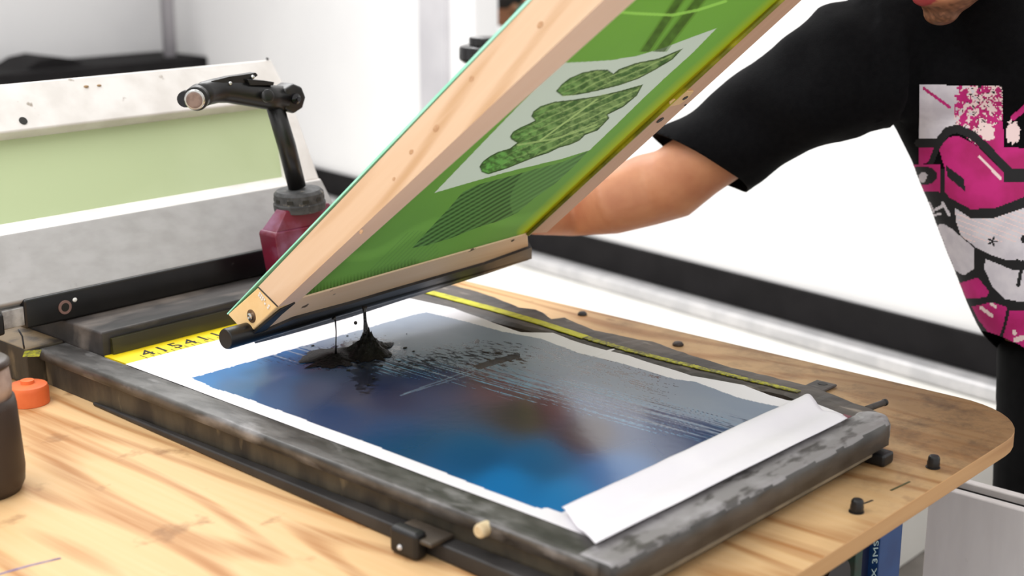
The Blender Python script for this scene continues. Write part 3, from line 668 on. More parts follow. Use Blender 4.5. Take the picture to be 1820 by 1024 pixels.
# left rail: outer side face traced on its plane, real thickness across
A0 = side(459, 510); A1 = side(493, 546)                        # joint with the end block
TL = side(946, 0); TR_ = side(1063, 9)
ext = lambda a, b, k: b+(b-a).normalized()*k
TL2 = ext(A0, TL, .16); TR2 = ext(A1, TR_, .10)
inA = sp(535, 531); inT = sp(1071, 0); inT2 = ext(inA, inT, .14)
in0 = V((inA.x, A1.y, A1.z))
bk_ = lambda p, q: V((q.x, p.y, p.z))
bm = bmesh.new(); nseg = 1
hexa(bm, [A1, V((inA.x, A1.y, A1.z)), V((inA.x, A0.y, A0.z)), A0, TR2, V((inT2.x, TR2.y, TR2.z)), V((inT2.x, TL2.y, TL2.z)), TL2])
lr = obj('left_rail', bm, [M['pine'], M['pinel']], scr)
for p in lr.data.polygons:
    if p.normal.dot(SN) > .6: p.material_index = 1  # underside paler: light bounced off the paper is painted in
# end block with screw and label
E0 = side(404, 559); E1 = side(439, 597)
bm = bmesh.new(); wX = in0.x-xs
D_ = V((wX, 0, 0)); hexa(bm, [E0, E1, E1+D_, E0+D_, A0, A1, A1+D_, A0+D_])
blk = obj('end_block', bm, M['block'], scr, bevel=.0025); 
sc_ = side(447, 562); bm = bmesh.new(); lathe(bm, sc_+V((.002, 0, 0)), [(.010, 0), (.010, .0025), (.0085, .003)], (-1, 0, 0), 24); tag(obj('screw_washer', bm, mat('brown_washer', (126, 98, 72), (96, 74, 54), 80, rough=.4, metal=.5), blk), 'brown recessed washer')
bm = bmesh.new(); lathe(bm, sc_+V((-.001, 0, 0)), [(.0055, 0), (.0055, .003), (.003, .0045), (.001, .0035)], (-1, 0, 0), 20); obj('screw_head', bm, M['chrome'], blk)
lb0 = side(462, 523); lb1 = side(478, 545); dl = (lb1-lb0).normalized(); dn = V((1, 0, 0)).cross(dl)
bm = bmesh.new(); random.seed(5)
for i in range(7):
    t = i/6; c = lb0.lerp(lb1, t)+V((-.0007, 0, 0)); w = random.uniform(.002, .004)
    for s in (-1, 1):
        if random.random() < .25: continue
        q = c+dn*.0022*s; prism(bm, [q-dl*.0014-dn*.0014, q+dl*.0016-dn*.0014, q+dl*.0016+dn*.0016, q-dl*.0014+dn*.0016], (-.0003, 0, 0))
tag(obj('stamp', bm, M['white'], blk), 'small worn white stamp marks')
ln0, ln1 = side(460, 511), side(494, 545)
tag(obj('joint_seam', T([ln0+V((-.0004, 0, 0)), ln1+V((-.0004, 0, 0))], .0011, 8), M['railside'], blk, smooth=True), 'dark joint line')
for (px, py, r) in ((838, 140, .0045), (775, 228, .006), (731, 270, .0042), (700, 318, .003), (960, 44, .005), (642, 412, .004)):
    c = side(px, py); tag(obj('wood_knot', T([c+V((.0004, 0, 0)), c-V((.0004, 0, 0))], r, 16, sq=(1, .6), up=SV), mat('knot_brown', (200, 160, 124), (184, 142, 104), 200, rough=.6), scr), 'small brown knot')
# green mesh edge wrapped over the back of left rail
bm = bmesh.new(); g0, g1 = E0, TL2; gd = (g1-g0).normalized(); gn = -SN
prism(bm, [g0, g1, g1+gn*.0042, g0+gn*.0016], (wX*.9, 0, 0)); tag(obj('mesh_edge', bm, M['greenedge'], scr), 'mint green mesh edge on the back of the rail')
# right rail
R0, R1 = sp(938, 416), ext(sp(938, 416), sp(1388, 0), .14); Q0, Q1 = sp(972, 414), ext(sp(972, 414), sp(1426, 0), .14)
dpt = -SN*.034
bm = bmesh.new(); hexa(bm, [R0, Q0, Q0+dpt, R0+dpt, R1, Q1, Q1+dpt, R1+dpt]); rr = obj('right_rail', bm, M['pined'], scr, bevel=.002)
# dark groove line and fluorescent emulsion bead along the right rail
gx = R0.lerp(Q0, .18); gx1 = R1.lerp(Q1, .18)
tag(obj('emulsion_bead', T([R0+SN*.0005, R1+SN*.0005], .0035, 10), mat('yellow_green_resin', (176, 168, 20), (120, 120, 20), 20, rough=.4), scr, smooth=True), 'yellow green hardened emulsion bead')
for (px, py, r) in ((1173, 213, .0058), (1216, 171, .0045), (1228, 162, .002), (1218, 186, .0018), (911, 427, .0028)):
    c = sp(px, py); tag(obj('nail_hole', T([c+SN*.0006, c+SN*.0012], r, 16, sq=(1, 1.2)), M['mark'], scr), 'dark nail hole')
c = sp(1212, 172); bm = bmesh.new()
prism(bm, [c+SU*a+SV*b for a, b in ((-.024, -.008), (-.012, -.02), (.012, -.018), (.017, -.002), (.010, .016), (-.008, .018), (-.018, .006))], SN*.003)
tag(obj('wood_patch', bm, M['block'], scr, bevel=.001), 'pale glued wood patch')
c2_ = sp(1216, 171); tag(obj('nail_hole', T([c2_+SN*.0032, c2_+SN*.0038], .0048, 16), M['mark'], scr), 'dark nail hole')
# lower rail
L0 = sp(493, 546); LI = sp(535, 531); LR = sp(938, 416); LRo = sp(972, 414)
b0 = sp(470, 590); b1 = sp(700, 522); b2 = sp(940, 447)
bm = bmesh.new(); dp2 = -SN*.040
hexa(bm, [LI+SU*(-.02), LR, LR+dp2, LI+SU*(-.02)+dp2, b0, b2, b2+dp2, b0+dp2]); obj('lower_rail', bm, M['pinex'], scr, bevel=.0015)
# black ink crusted strip below, along the lower rail
def row(P, n, dz=0): return [sp(x, y)+SN*n for x, y in P]
up = [(441, 596), (470, 585), (520, 563), (560, 552), (620, 536), (700, 512), (780, 489), (860, 466), (940, 437), (943, 436)]
dn_ = [(452, 606), (480, 599), (520, 588), (560, 577), (620, 560), (700, 534), (780, 509), (860, 484), (940, 457), (943, 456)]
bm = bmesh.new(); u_ = row(up, .0045); d_ = row(dn_, .0045); R_ = []
for i in range(len(u_)):
    R_.append([bm.verts.new(p) for p in (u_[i], d_[i], d_[i]-SN*.028, u_[i]-SN*.02)])
for a, b in zip(R_, R_[1:]):
    for k in range(4): bm.faces.new((a[k], a[(k+1) % 4], b[(k+1) % 4], b[k]))
bm.faces.new(R_[0]); bm.faces.new(R_[-1][::-1])
obj('rubber_strip', bm, mat('crusted_dark_rubber', (52, 49, 48), (30, 28, 28), 26, stretch=(.4, 1, 1), rough=.45, bump=.7, c3=(96, 84, 70), s3=36, st3=(.5, 1, 1), lo3=.6, hi3=.72), scr)
# black round squeegee bar under it
q0 = at(390, 603, 2.215); q0 = hit((390, 603), SN, SO-SN*.012); q1 = hit((930, 452), SN, SO-SN*.012)
qa, qb = hit((392, 604), SN, SO-SN*.02), hit((500, 585), SN, SO-SN*.02)
bar = T([hit((400, 603), SN, SO-SN*.006), hit((404, 602), SN, SO-SN*.006), hit((935, 452), SN, SO-SN*.006)], [.0145, .0157, .0112], 28)
bo = obj('round_bar', bar, M['black'], scr, smooth=False, bevel=.001)
# hanging crumbs of ink under the bar
random.seed(11)
for (px, py, l_) in ((612, 561, .006), (688, 541, .004), (720, 532, .003), (905, 468, .008), (860, 478, .004), (830, 487, .003), (655, 549, .004)):
    c = hit((px, py-4), SN, SO-SN*.01); obj('ink_crumb', T([c+V((0, 0, .006)), c, c-V((0, 0, l_))], [.006, .0035, .0012], 8), M['ink'], scr, smooth=True)
# corner hinge clip: dark wedge between rails
bm = bmesh.new(); prism(bm, [sp(439, 600)+SN*.003, sp(497, 549)+SN*.003, sp(524, 536)+SN*.003, sp(500, 556)+SN*.003, sp(466, 590)+SN*.003, sp(448, 606)+SN*.003], -SN*.004)
tag(obj('corner_strap', bm, M['rubber'], scr, bevel=.0008), 'black corner strap')
bm = bmesh.new(); prism(bm, [side(424, 593), side(430, 589), side(444, 606), side(438, 612)], (.03, 0, 0)); tag(obj('corner_clip', bm, mat('dark_violet_metal', (58, 56, 74), rough=.3, metal=.7), scr, bevel=.001), 'dark metal corner clip')
bm = bmesh.new(); prism(bm, [sp(580, 470)+SN*.001, sp(585, 474)+SN*.001, sp(656, 402)+SN*.001, sp(651, 399)+SN*.001], SN*.0012); tag(obj('rail_crack', bm, mat('brown_crack', (120, 84, 56), rough=.8), scr), 'brown split in the rail')
# upper rail (off the top of the view)
bm = bmesh.new(); ta, tb_ = inT2, R1; ta = V((xs, ta.y, ta.z)); hexa(bm, [ta, tb_+SU*.04, tb_+SU*.04+dp2, ta+dp2, ta+SV*.05, tb_+SU*.04+SV*.05, tb_+SU*.04+SV*.05+dp2, ta+SV*.05+dp2]); obj('upper_rail', bm, M['pined'], scr, bevel=.002)

# mesh with stencil
stencil = [(772, 343), (800, 314), (850, 262), (910, 200), (960, 150), (997, 112), (1040, 110), (1085, 107), (1130, 100), (1180, 85), (1230, 66), (1274, 50), (1230, 95), (1180, 140), (1140, 178), (1095, 222), (1048, 267), (1000, 282), (950, 294), (900, 306), (830, 326)]
pod1 = [(988, 162), (998, 150), (1012, 139), (1035, 129), (1060, 124), (1080, 124), (1090, 131), (1100, 123), (1130, 112), (1170, 104), (1214, 86), (1195, 106), (1165, 124), (1135, 140), (1100, 152), (1060, 162), (1025, 169), (1000, 171)]
pod2 = [(852, 296), (858, 287), (870, 278), (885, 270), (906, 264), (919, 254), (909, 248), (906, 243), (912, 234), (926, 226), (942, 219), (951, 214), (944, 207), (948, 198), (960, 189), (985, 181), (1020, 177), (1060, 171), (1100, 162), (1143, 150), (1132, 170), (1108, 190), (1080, 204), (1083, 210), (1072, 222), (1062, 232), (1040, 240), (1030, 250), (1012, 258), (995, 262), (975, 272), (950, 280), (925, 290), (900, 300), (868, 310), (856, 306)]
linesP = [(732, 441), (770, 400), (800, 368), (822, 342), (850, 328), (900, 315), (950, 301), (1000, 288), (1046, 268), (1020, 296), (985, 328), (950, 352), (920, 378), (890, 392), (850, 404), (800, 424), (760, 436)]
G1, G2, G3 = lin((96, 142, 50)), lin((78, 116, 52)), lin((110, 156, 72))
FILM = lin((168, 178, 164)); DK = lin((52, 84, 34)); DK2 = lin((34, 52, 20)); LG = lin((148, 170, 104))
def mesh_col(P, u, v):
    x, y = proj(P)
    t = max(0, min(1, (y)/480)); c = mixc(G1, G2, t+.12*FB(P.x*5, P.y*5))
    # pressed folds of emulsion
    w = math.sin((x*.25+y*.97)*.055+2*N(x*.006, y*.006)); 
    if y > 330: c = mixc(c, G3, max(0, w-.8)*1.2)
    if inpoly(x, y, stencil):
        c = FILM
        if inpoly(x, y, pod1) or inpoly(x, y, pod2):
            dd = min(pld(x, y, pod1+[pod1[0]]), pld(x, y, pod2+[pod2[0]]))
            leftish = max(0, min(1, ((1000 if y < 175 else 950)-x+60)/140))
            h = math.sin((x*.42+y*.91)*.62+1.5*N(x*.03, y*.03)); n1 = FB(x*.07, y*.11, 4)
            body = mixc(lin((104, 128, 72)), lin((84, 142, 62)), leftish)
            c = mixc(body, DK, .5+n1*1.3); c = mixc(c, LG, max(0, h-.55)*1.3*(1-leftish))
            if abs(FB(x*.035, y*.05, 9)) < .045: c = mixc(c, DK2, .6)
            if dd < 2.4: c = mixc(c, DK2, .75)
            if segd(x, y, (1100, 148), (960, 250)) < 1.4 and y > 176: c = mixc(c, LG, .8)
            if pld(x, y, [(1000, 172), (1070, 168), (1140, 146), (1190, 116)]) < 2.2: c = mixc(c, LG, .7)
            if pld(x, y, [(920, 258), (990, 246), (1060, 222)]) < 1.6: c = mixc(c, LG, .6)
    elif inpoly(x, y, linesP):
        h = math.sin((x*.50+y*.866)*1.0+.8*N(x*.02, y*.02)); c = mixc(lin((72, 110, 56)), lin((36, 62, 26)), .5+.5*h)
        if x-y > 610-80*math.sin(y*.02): c = mixc(c, lin((86, 128, 66)), .35)
        h2 = math.sin((x*.2-y*.98)*.9); c = mixc(c, lin((90, 130, 70)), max(0, h2-.6)*.6*(1 if x < 860 else 0))
    elif pld(x, y, [(740, 450), (690, 500)]) < 40 and x-430 > 750-1*y*1.0-200:
        h = math.sin((x*.7+y*.7)*1.2); c = mixc(c, lin((60, 96, 46)), max(0, h)*.35)
    # dark band running to the upper end
    def lx(y, x0, k): return x0-k*y
    if y < 92:
        for (xa, xb, w_) in ((1207, 1146, 7.5), (1243, 1172, 9.0)):
            xc = lerp(xa, xb, y/92.0)
            if abs(x-xc) < w_: c = mixc(c, lin((50, 74, 14)), .85-.2*N(x*.1, y*.1))
            elif abs(x-xc) < w_+4: c = mixc(c, lin((74, 110, 26)), .6)
    if pld(x, y, [(1058, 18), (1130, 24), (1195, 27), (1240, 18), (1290, 2)]) < 2.5: c = mixc(c, lin((140, 190, 80)), .7)
    # yellow emulsion by the right rail
    d = pld(x, y, [(936, 416), (1140, 223), (1388, 0), (1500, -100)])
    if d < 20: c = mixc(c, lin((140, 152, 18)), (1-d/20)*1.2)
    if d < 4.5: c = mixc(c, lin((120, 104, 10)), .7)
    # weave along the lower edge
    db = pld(x, y, [(530, 530), (735, 474)])
    if db < 17 and x < 760:
        c = mixc(c, lin((34, 58, 12)), .85*(.5+.5*math.sin(x*1.05))*(1-db/17)+.2*(1-db/17))
    return c
def mpos(u, v):
    vv_ = v*.86+0; L_ = (LI.x-.004, inT2.x); a = lerp(L_[0], L_[1], v); b = lerp(R0.x+.002, R1.x+.002, v)
    lo = LI+SV*0; x = lerp(a, b, u); slope = (LR-LI); y0v = lerp(0, (LR-LI).dot(SV), u)
    p = V((x, SO.y, SO.z))+SV*(lerp(y0v-.002, (inT2-SO).dot(SV)+.01, v))-SN*(.0025+.0035*math.sin(PI*min(1, u*1.02))*math.sin(PI*v)**.5 if False else .0025)
    return p
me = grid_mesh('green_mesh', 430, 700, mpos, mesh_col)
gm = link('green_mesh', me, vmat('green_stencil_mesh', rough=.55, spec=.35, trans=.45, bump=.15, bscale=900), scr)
tag(gm, 'translucent green emulsion mesh with pod shaped stencil')

# ================================================================== ALUMINIUM SCREEN BEHIND
YC = 1.943
clamp = thing('hinge_clamp', (1.3, YC, ZR), 'long black hinge clamp bar holding the aluminium screen', 'clamp')
zc1 = aty(464, 442, YC).z; zc0 = aty(42, 537, YC).z; zcm = (zc1+zc0)/2
xc0 = aty(45, 560, YC).x
obj('clamp_bar', B((xc0, YC, ZR+.0005), (1.72, YC+.05, zcm)), M['black'], clamp, bevel=.004, seg=3)
hc = aty(115, 546, YC); bm = bmesh.new()
lathe(bm, (hc.x, YC+.002, hc.z), [(.011, 0), (.011, .004), (.007, .004), (.007, .001)], (0, -1, 0), 24); tag(obj('hole_ring', bm, mat('brown_ring', (128, 100, 92), rough=.5), clamp), 'brownish ring around a dark hole')
bm = bmesh.new(); lathe(bm, (hc.x, YC-.0005, hc.z), [(.007, 0), (.007, .0012)], (0, -1, 0), 20); obj('hole', bm, M['mark'], clamp)
hd = aty(133, 533, YC); bm = bmesh.new(); ball(bm, hd, (.004, .002, .0035)); tag(obj('paint_dot', bm, M['white'], clamp, smooth=True), 'white paint dot')
sl = aty(10, 575, YC-.004)
obj('silver_insert', B((sl.x, YC+.004, ZR+.006), (xc0+.002, YC+.046, ZR+.036)), mat('scuffed_silver', (186, 184, 182), (150, 148, 146), 60, rough=.35, metal=.4), clamp, bevel=.002)
obj('clamp_end', B((sl.x-.12, YC-.004, ZR+.0005), (sl.x-.001, YC+.05, ZR+.034)), M['rubber'], clamp, bevel=.004)
# the screen leans back from the clamp
PH = math.radians(52); AD = V((0, math.cos(PH), math.sin(PH))); AN = V((0, -math.sin(PH), math.cos(PH)))
AO = V((0, YC+.004, aty(250, 490, YC).z+.0))
AO.z = zcm-.002
def ap(px, py, n=0): return hit((px, py), AN, AO+AN*n)
def auv(x, v, n=0): return V((x, AO.y, AO.z))+AD*v+AN*n
al = thing('aluminium_screen', auv(1.3, 0), 'pale aluminium screen frame with light green mesh leaning back', 'printing screen')
fl = ap(0, 420); fr = ap(560, 318); vtop = (ap(250, 374)-AO).dot(AD)
xR = ap(586, 346).x; xRt = ap(481, 103).x; xL = -.0+.55
print('al', fl, fr, vtop, xR, xRt, ap(0, 150), ap(480, 103), (ap(250, 126)-AO).dot(AD), (ap(250, 205)-AO).dot(AD))
vt1 = (ap(250, 126)-AO).dot(AD); vt0 = (ap(250, 207)-AO).dot(AD)
TN = .03
def abox(bm, x0, x1, v0, v1, n0=-TN, n1=0, x0t=None, x1t=None):
    x0t = x0 if x0t is None else x0t; x1t = x1 if x1t is None else x1t
    hexa(bm, [auv(x0, v0, n0), auv(x1, v0, n0), auv(x1, v0, n1), auv(x0, v0, n1), auv(x0t, v1, n0), auv(x1t, v1, n0), auv(x1t, v1, n1), auv(x0t, v1, n1)])
# bottom bar: grey front face tilted, light from above painted on the top
ztop_ = 0
vch = (hit((250, 349), AN, AO-AN*.034)-AO).dot(AD); bm = bmesh.new()
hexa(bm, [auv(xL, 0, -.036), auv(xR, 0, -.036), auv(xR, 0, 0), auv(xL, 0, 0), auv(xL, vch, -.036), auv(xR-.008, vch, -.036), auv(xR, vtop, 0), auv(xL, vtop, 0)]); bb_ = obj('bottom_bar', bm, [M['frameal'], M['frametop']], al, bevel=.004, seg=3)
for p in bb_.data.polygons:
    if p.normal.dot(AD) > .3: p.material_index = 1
bm = bmesh.new(); abox(bm, xL, xRt+.0, vt0, vt1, -.03, 0); tb2 = obj('top_bar', bm, M['frametop'], al, bevel=.004, seg=3)
xm1 = ap(548, 300).x; xm0 = ap(490, 195).x
bm = bmesh.new(); abox(bm, xR-.075, xR-.004, vtop, vt0, -.03, -.001, x0t=xRt-.03, x1t=xRt); obj('side_bar', bm, M['frametop'], al, bevel=.004)
bm = bmesh.new(); abox(bm, xL, xL+.05, vtop, vt0, -.03, -.001); obj('side_bar', bm, M['frametop'], al, bevel=.004)
bm = bmesh.new(); abox(bm, xL+.04, xR-.06, vtop-.004, vt0+.004, -.028, -.025, x1t=xRt-.01); tag(obj('pale_mesh', bm, M['palemesh'], al), 'pale green coated mesh')
hh = ap(41, 215, .0); tag(obj('rivet_hole', T([hh, hh+AN*.0012], .007, 18), M['mark'], al), 'dark drilled hole')
hh = ap(475, 105, 0); tag(obj('rivet', T([hh, hh+AN*.0012], .003, 12), M['collar'], al), 'small grey rivet')
for (px, py, r) in ((153, 154, .005), (176, 152, .0045)):
    hh = ap(px, py); bm = bmesh.new(); ball(bm, hh, (r, r*.7, r*.5), seg=10, rings=6); tag(obj('rust_fleck', bm, mat('rust', (150, 122, 88), rough=.8), al, smooth=True), 'brown rust fleck')

# ================================================================== CLAMP WITH T HANDLE
YH = 1.875
hk = thing('t_handle_clamp', (aty(525, 450, YH).x, YH, ZR), 'black T-handle screw clamp on a maroon block behind the wooden screen', 'clamp')
def hy(px, py, d=0): return aty(px, py, YH+d)
bl0, bl1 = hy(459, 414, .015), hy(480, 480, .015); btr = hy(607, 372, -.03)
zA = bl0.z; 
zTop = hy(520, 376, -.03).z
xA, xB = bl0.x, hy(612, 380, -.03).x; xAb = xA+.016; 
bm = bmesh.new()
fy, by = YH-.03, YH+.015
zs = zA
P_ = [(xAb, ZR), (xA, zs), (xA+.004, zs+.006), (xB-.0, zs+.006), (xB, zs), (xB-.016, ZR)]
prism(bm, [V((x, fy, z)) for x, z in P_], (0, by-fy, 0)); obj('clamp_block', bm, M['maroon'], hk, bevel=.003)
bm = bmesh.new(); hexa(bm, [(xA+.005, fy+.003, zs+.005), (xB-.005, fy+.003, zs+.005), (xB-.005, by-.003, zs+.005), (xA+.005, by-.003, zs+.005),
    (xA+.034, fy+.010, zTop), (xB-.025, fy+.010, zTop), (xB-.025, by-.008, zTop), (xA+.034, by-.008, zTop)]); obj('block_shoulder', bm, M['maroon'], hk, bevel=.002)
nk = hy(529, 380); ct = hy(530, 330); ax = (hy(519, 325)-hy(533, 380)).normalized(); ax = (ct-nk).normalized()
bm = bmesh.new(); tube(bm, [nk-ax*.012, nk+ax*.02], .022, 28); obj('neck', bm, mat('maroon_neck', (120, 24, 52), (60, 50, 52), 40, rough=.5), hk, smooth=False)
cb, cc = hy(533, 368), hy(530, 333)
cax = (cc-cb).normalized(); bm = bmesh.new(); R_ = .044
lathe(bm, cb, [(R_*.8, -.006), (R_, -.003), (R_*1.02, .004), (R_*1.02, .009), (R_*.97, .011), (R_*.97, .026), (R_*.86, .031), (R_*.4, .033)], cax, 36)
co = obj('collar', bm, M['collar'], hk)
for k in range(10):
    a = 2*PI*k/10+.2; d, u, w = frame_of(cax); dd = u*math.cos(a)+w*math.sin(a); c = cb+cax*.017+dd*R_*.965
    tt = cax.cross(dd); bm = bmesh.new(); hexa(bm, [c-tt*.0055-cax*.003-dd*.002, c+tt*.0055-cax*.003-dd*.002, c+tt*.0055-cax*.003+dd*.0006, c-tt*.0055-cax*.003+dd*.0006, c-tt*.0055+cax*.003-dd*.002, c+tt*.0055+cax*.003-dd*.002, c+tt*.0055+cax*.003+dd*.0006, c-tt*.0055+cax*.003+dd*.0006])
    obj('slot', bm, M['mark'], co)
obj('rod', T([hy(528, 332), hy(510, 260), hy(489, 190)], [.0155, .0155, .0150], 24), M['black'], hk, smooth=True)
# handle: right housing, curved arm, left eye with chrome bolt
obj('handle_arm', T([hy(505, 176, -.004), hy(470, 172, 0), hy(435, 166, .004), hy(405, 161, .008), hy(385, 161, .008), hy(365, 166, 0), hy(352, 173, -.008)], [.0215, .0205, .020, .020, .020, .0195, .0185], 20, sq=(.9, 1.0)), M['black'], hk, smooth=True)
bm = bmesh.new(); lathe(bm, hy(514, 174, -.006), [(.018, -.03), (.0245, -.02), (.0255, .008), (.0235, .014), (.012, .016)], (hy(526, 178, -.04)-hy(500, 174, 0)), 8); obj('handle_head', bm, M['black'], hk, bevel=.002)
nb = hy(517, 176, -.03); hd_ = (hy(526, 178, -.04)-hy(500, 174, 0)).normalized()
bm = bmesh.new(); lathe(bm, hy(514, 174, -.006)+hd_*.014, [(.009, 0), (.009, .006), (.004, .009), (.004, .014), (.001, .014)], hd_, 12); obj('bolt_tip', bm, M['gloss'], hk)
bm = bmesh.new(); lathe(bm, hy(474, 171, -.022), [(.011, 0), (.011, .006), (.006, .009)], (-.3, -1, .2), 18); obj('side_boss', bm, M['black'], hk, bevel=.001)
be = hy(349, 175, -.012); bd = V((-.75, -.62, -.08)).normalized()
obj('eye_housing', T([be-bd*.024, be+bd*.004], .0195, 24), M['black'], hk, smooth=False, bevel=.002)
bm = bmesh.new(); lathe(bm, be+bd*.004, [(.0165, 0), (.0165, .007), (.0150, .009), (.0135, .009)], bd, 28); obj('bolt_ring', bm, M['chrome'], hk, bevel=.0005)
bm = bmesh.new(); lathe(bm, be+bd*.0115, [(.013, 0), (.013, .0022), (.0115, .0026)], bd, 24); obj('bolt_face', bm, M['boltpink'], hk)
obj('washer_ear', T([be-bd*.004+V((-.014, .012, -.002)), be-bd*.012+V((-.012, .014, -.002))], .013, 18), M['gloss'], hk)
# lever blades on top
bm = bmesh.new(); prism(bm, [hy(376, 144, -.005), hy(408, 136, -.005), hy(430, 133, -.005), hy(455, 129, -.005), hy(459, 134, -.005), hy(448, 142, -.005), (hy(430, 150, -.005)), hy(395, 150, -.005), hy(378, 147, -.005)], (0, .014, 0)); obj('lever', bm, M['black'], hk, bevel=.001)
bm = bmesh.new(); prism(bm, [hy(440, 141, -.012), hy(470, 143, -.012), hy(488, 146, -.012), hy(486, 152, -.012), hy(445, 152, -.012)], (0, .024, 0)); obj('lever_catch', bm, M['black'], hk, bevel=.001)
for px, py in ((449, 137), (409, 148)):
    bm = bmesh.new(); ball(bm, hy(px, py, -.007), .0035); obj('lever_pin', bm, M['chrome'], hk, smooth=True)

# round black knob behind the screen
YK = 2.02
kx = aty(868, 86, YK)
kb = thing('round_knob', (kx.x, YK, ZB), 'glossy black round knob on a post behind the wooden screen', 'knob')
r1 = (aty(868, 90, YK)-at(816, 90, (aty(868, 90, YK)-CAM).dot(FW))).length
ktop = kx.z
bm = bmesh.new(); c_ = V((kx.x, YK, aty(868, 108, YK).z))
lathe(bm, c_, [(r1*.86, -.004), (r1*.98, .002), (r1, .006), (r1, .026), (r1*.97, .030), (r1*.80, .033), (r1*.76, .032)], (0, 0, 1), 48); obj('knob_body', bm, M['gloss'], kb, bevel=.001)
bm = bmesh.new(); r2 = r1*.66; lathe(bm, c_+V((0, 0, .031)), [(r2, 0), (r2, .015), (r2*.96, .018), (r2*.4, .020)], (0, 0, 1), 40); obj('knob_cap', bm, M['gloss'], kb, bevel=.001)
obj('post', T([V((kx.x, YK, ZR)), c_], .016, 20), M['black'], kb, smooth=True)
bm = bmesh.new(); box(bm, (kx.x-.05, YK-.04, ZR-.0), (kx.x+.05, YK+.04, ZR+.04)); obj('post_base', bm, M['maroon'], kb, bevel=.004)
bm = bmesh.new(); box(bm, (1.7005, 1.99, ZB+.0005), (kx.x+.08, 2.075, ZR)); obj('support_block', bm, M['railside'], kb, bevel=.003)

# ================================================================== SMALL THINGS ON THE BOARD
def stud(px, py, r, h, label):
    p = atz(px, py, ZB); t = thing('rubber_stud', p, label, 'stud', 'black rubber studs on the table')
    bm = bmesh.new(); lathe(bm, p+V((0, 0, 0)), [(r, 0), (r*1.02, h*.45), (r*.96, h*.55), (r*.96, h*.8), (r*.8, h), (r*.3, h*1.02)], (.02, -.05, 1), 8); obj('stud_body', bm, M['rubber'], t, bevel=.0015)
    bm = bmesh.new(); lathe(bm, p, [(r*1.12, 0), (r*1.12, h*.08)], (0, 0, 1), 20); obj('stud_base', bm, M['rubber'], t); return t
st1 = stud(1522, 910, .0085, .017, 'black rubber stud on the plywood nearer the front of the table')
d = atz(1658, 831, ZB)-atz(1522, 910, ZB)
dup(st1, d, 'black rubber stud on the plywood nearest the rounded corner')
def plug(px, py, r, label, m):
    p = atz(px, py, ZB); bm = bmesh.new(); lathe(bm, p, [(r, 0), (r, .003), (r*.7, .006), (r*.2, .0065)], (0, 0, 1), 14)
    tag(obj('table_screw', bm, m, smooth=True), label, 'screw', 'dark screw heads along the far edge of the plywood')
plug(1035, 560, .0085, 'dark flat screw head on the plywood far edge, nearest the wooden screen', M['collar'])
plug(1205, 614, .0095, 'brown lumpy screw head midway along the plywood far edge', mat('brown_screw', (72, 58, 50), (50, 42, 38), 90, rough=.6, bump=.4))
p = atz(1372, 893, ZB); bm = bmesh.new()
tube(bm, [p+V((-.004, .012, .001)), p+V((0, 0, .004)), p+V((.004, -.008, .001))], [.0012, .0028, .0008], 8)
tag(obj('rubber_crumb', bm, M['rubber'], smooth=True), 'small black rubber crumb on the plywood beside the grey front rail', 'crumb')
for nm, P, w in (('scratch', [(1583, 872), (1600, 864), (1617, 856)], .0018), ('scratch', [(1535, 895), (1541, 893), (1551, 889)], .0016)):
    pts = [atz(x, y, ZB+.0002) for x, y in P]; o = obj(nm, T(pts, w, 6, sq=(1, .15), up=(1, 0, 0)), M['olive' if w > .0017 else 'mark'], tb)
    tag(o, 'dark scratch mark')

# foreground tub and orange cap
lam = (atz(20, 880, ZB)-CAM).dot(FW)
cp = atz(-28, 872, ZB); rr_ = (at(46, 760, lam)-at(-28, 760, lam)).length
zt1 = at(0, 628, lam).z
cu = thing('ink_tub', cp, 'blurred dark brown ink tub with dusty pink lid at the left edge', 'tub')
bm = bmesh.new(); hh_ = at(0, 700, lam).z-ZB
lathe(bm, cp, [(rr_*.86, 0), (rr_*.97, .012), (rr_, .03), (rr_*.93, hh_-.01), (rr_*.90, hh_)], (0, 0, 1), 40); obj('tub_body', bm, M['can'], cu, smooth=True)
bm = bmesh.new(); h2_ = zt1-ZB-hh_
lathe(bm, cp+V((0, 0, hh_)), [(rr_*.84, 0), (rr_*.86, h2_*.35), (rr_*.82, h2_*.75), (rr_*.7, h2_), (rr_*.3, h2_*1.02)], (0, 0, 1), 40); obj('tub_lid', bm, M['lid'], cu, smooth=True)
bm = bmesh.new(); lathe(bm, cp+V((0, 0, hh_+h2_*.80)), [(rr_*.80, 0), (rr_*.86, .002), (rr_*.86, .008), (rr_*.78, .011)], (0, 0, 1), 40); tag(obj('lid_rim', bm, M['can'], cu, smooth=True), 'dark lid rim')
oc = atz(52, 716, ZB); orr = (at(74, 700, (oc-CAM).dot(FW))-at(40, 700, (oc-CAM).dot(FW))).length
oo = thing('orange_cap', oc, 'small orange plastic cap on the plywood beside the brown tub', 'cap')
bm = bmesh.new(); lathe(bm, oc, [(orr*1.05, 0), (orr*1.05, .022), (orr*.98, .029), (orr*.4, .031)], (0, 0, 1), 28); obj('cap_body', bm, M['orange'], oo, smooth=False, bevel=.001)
bm = bmesh.new(); lathe(bm, oc+V((0, 0, .031)), [(orr*.35, -.001), (orr*.35, .005), (orr*.2, .006)], (0, 0, 1), 20); obj('cap_tip', bm, M['orange'], oo)

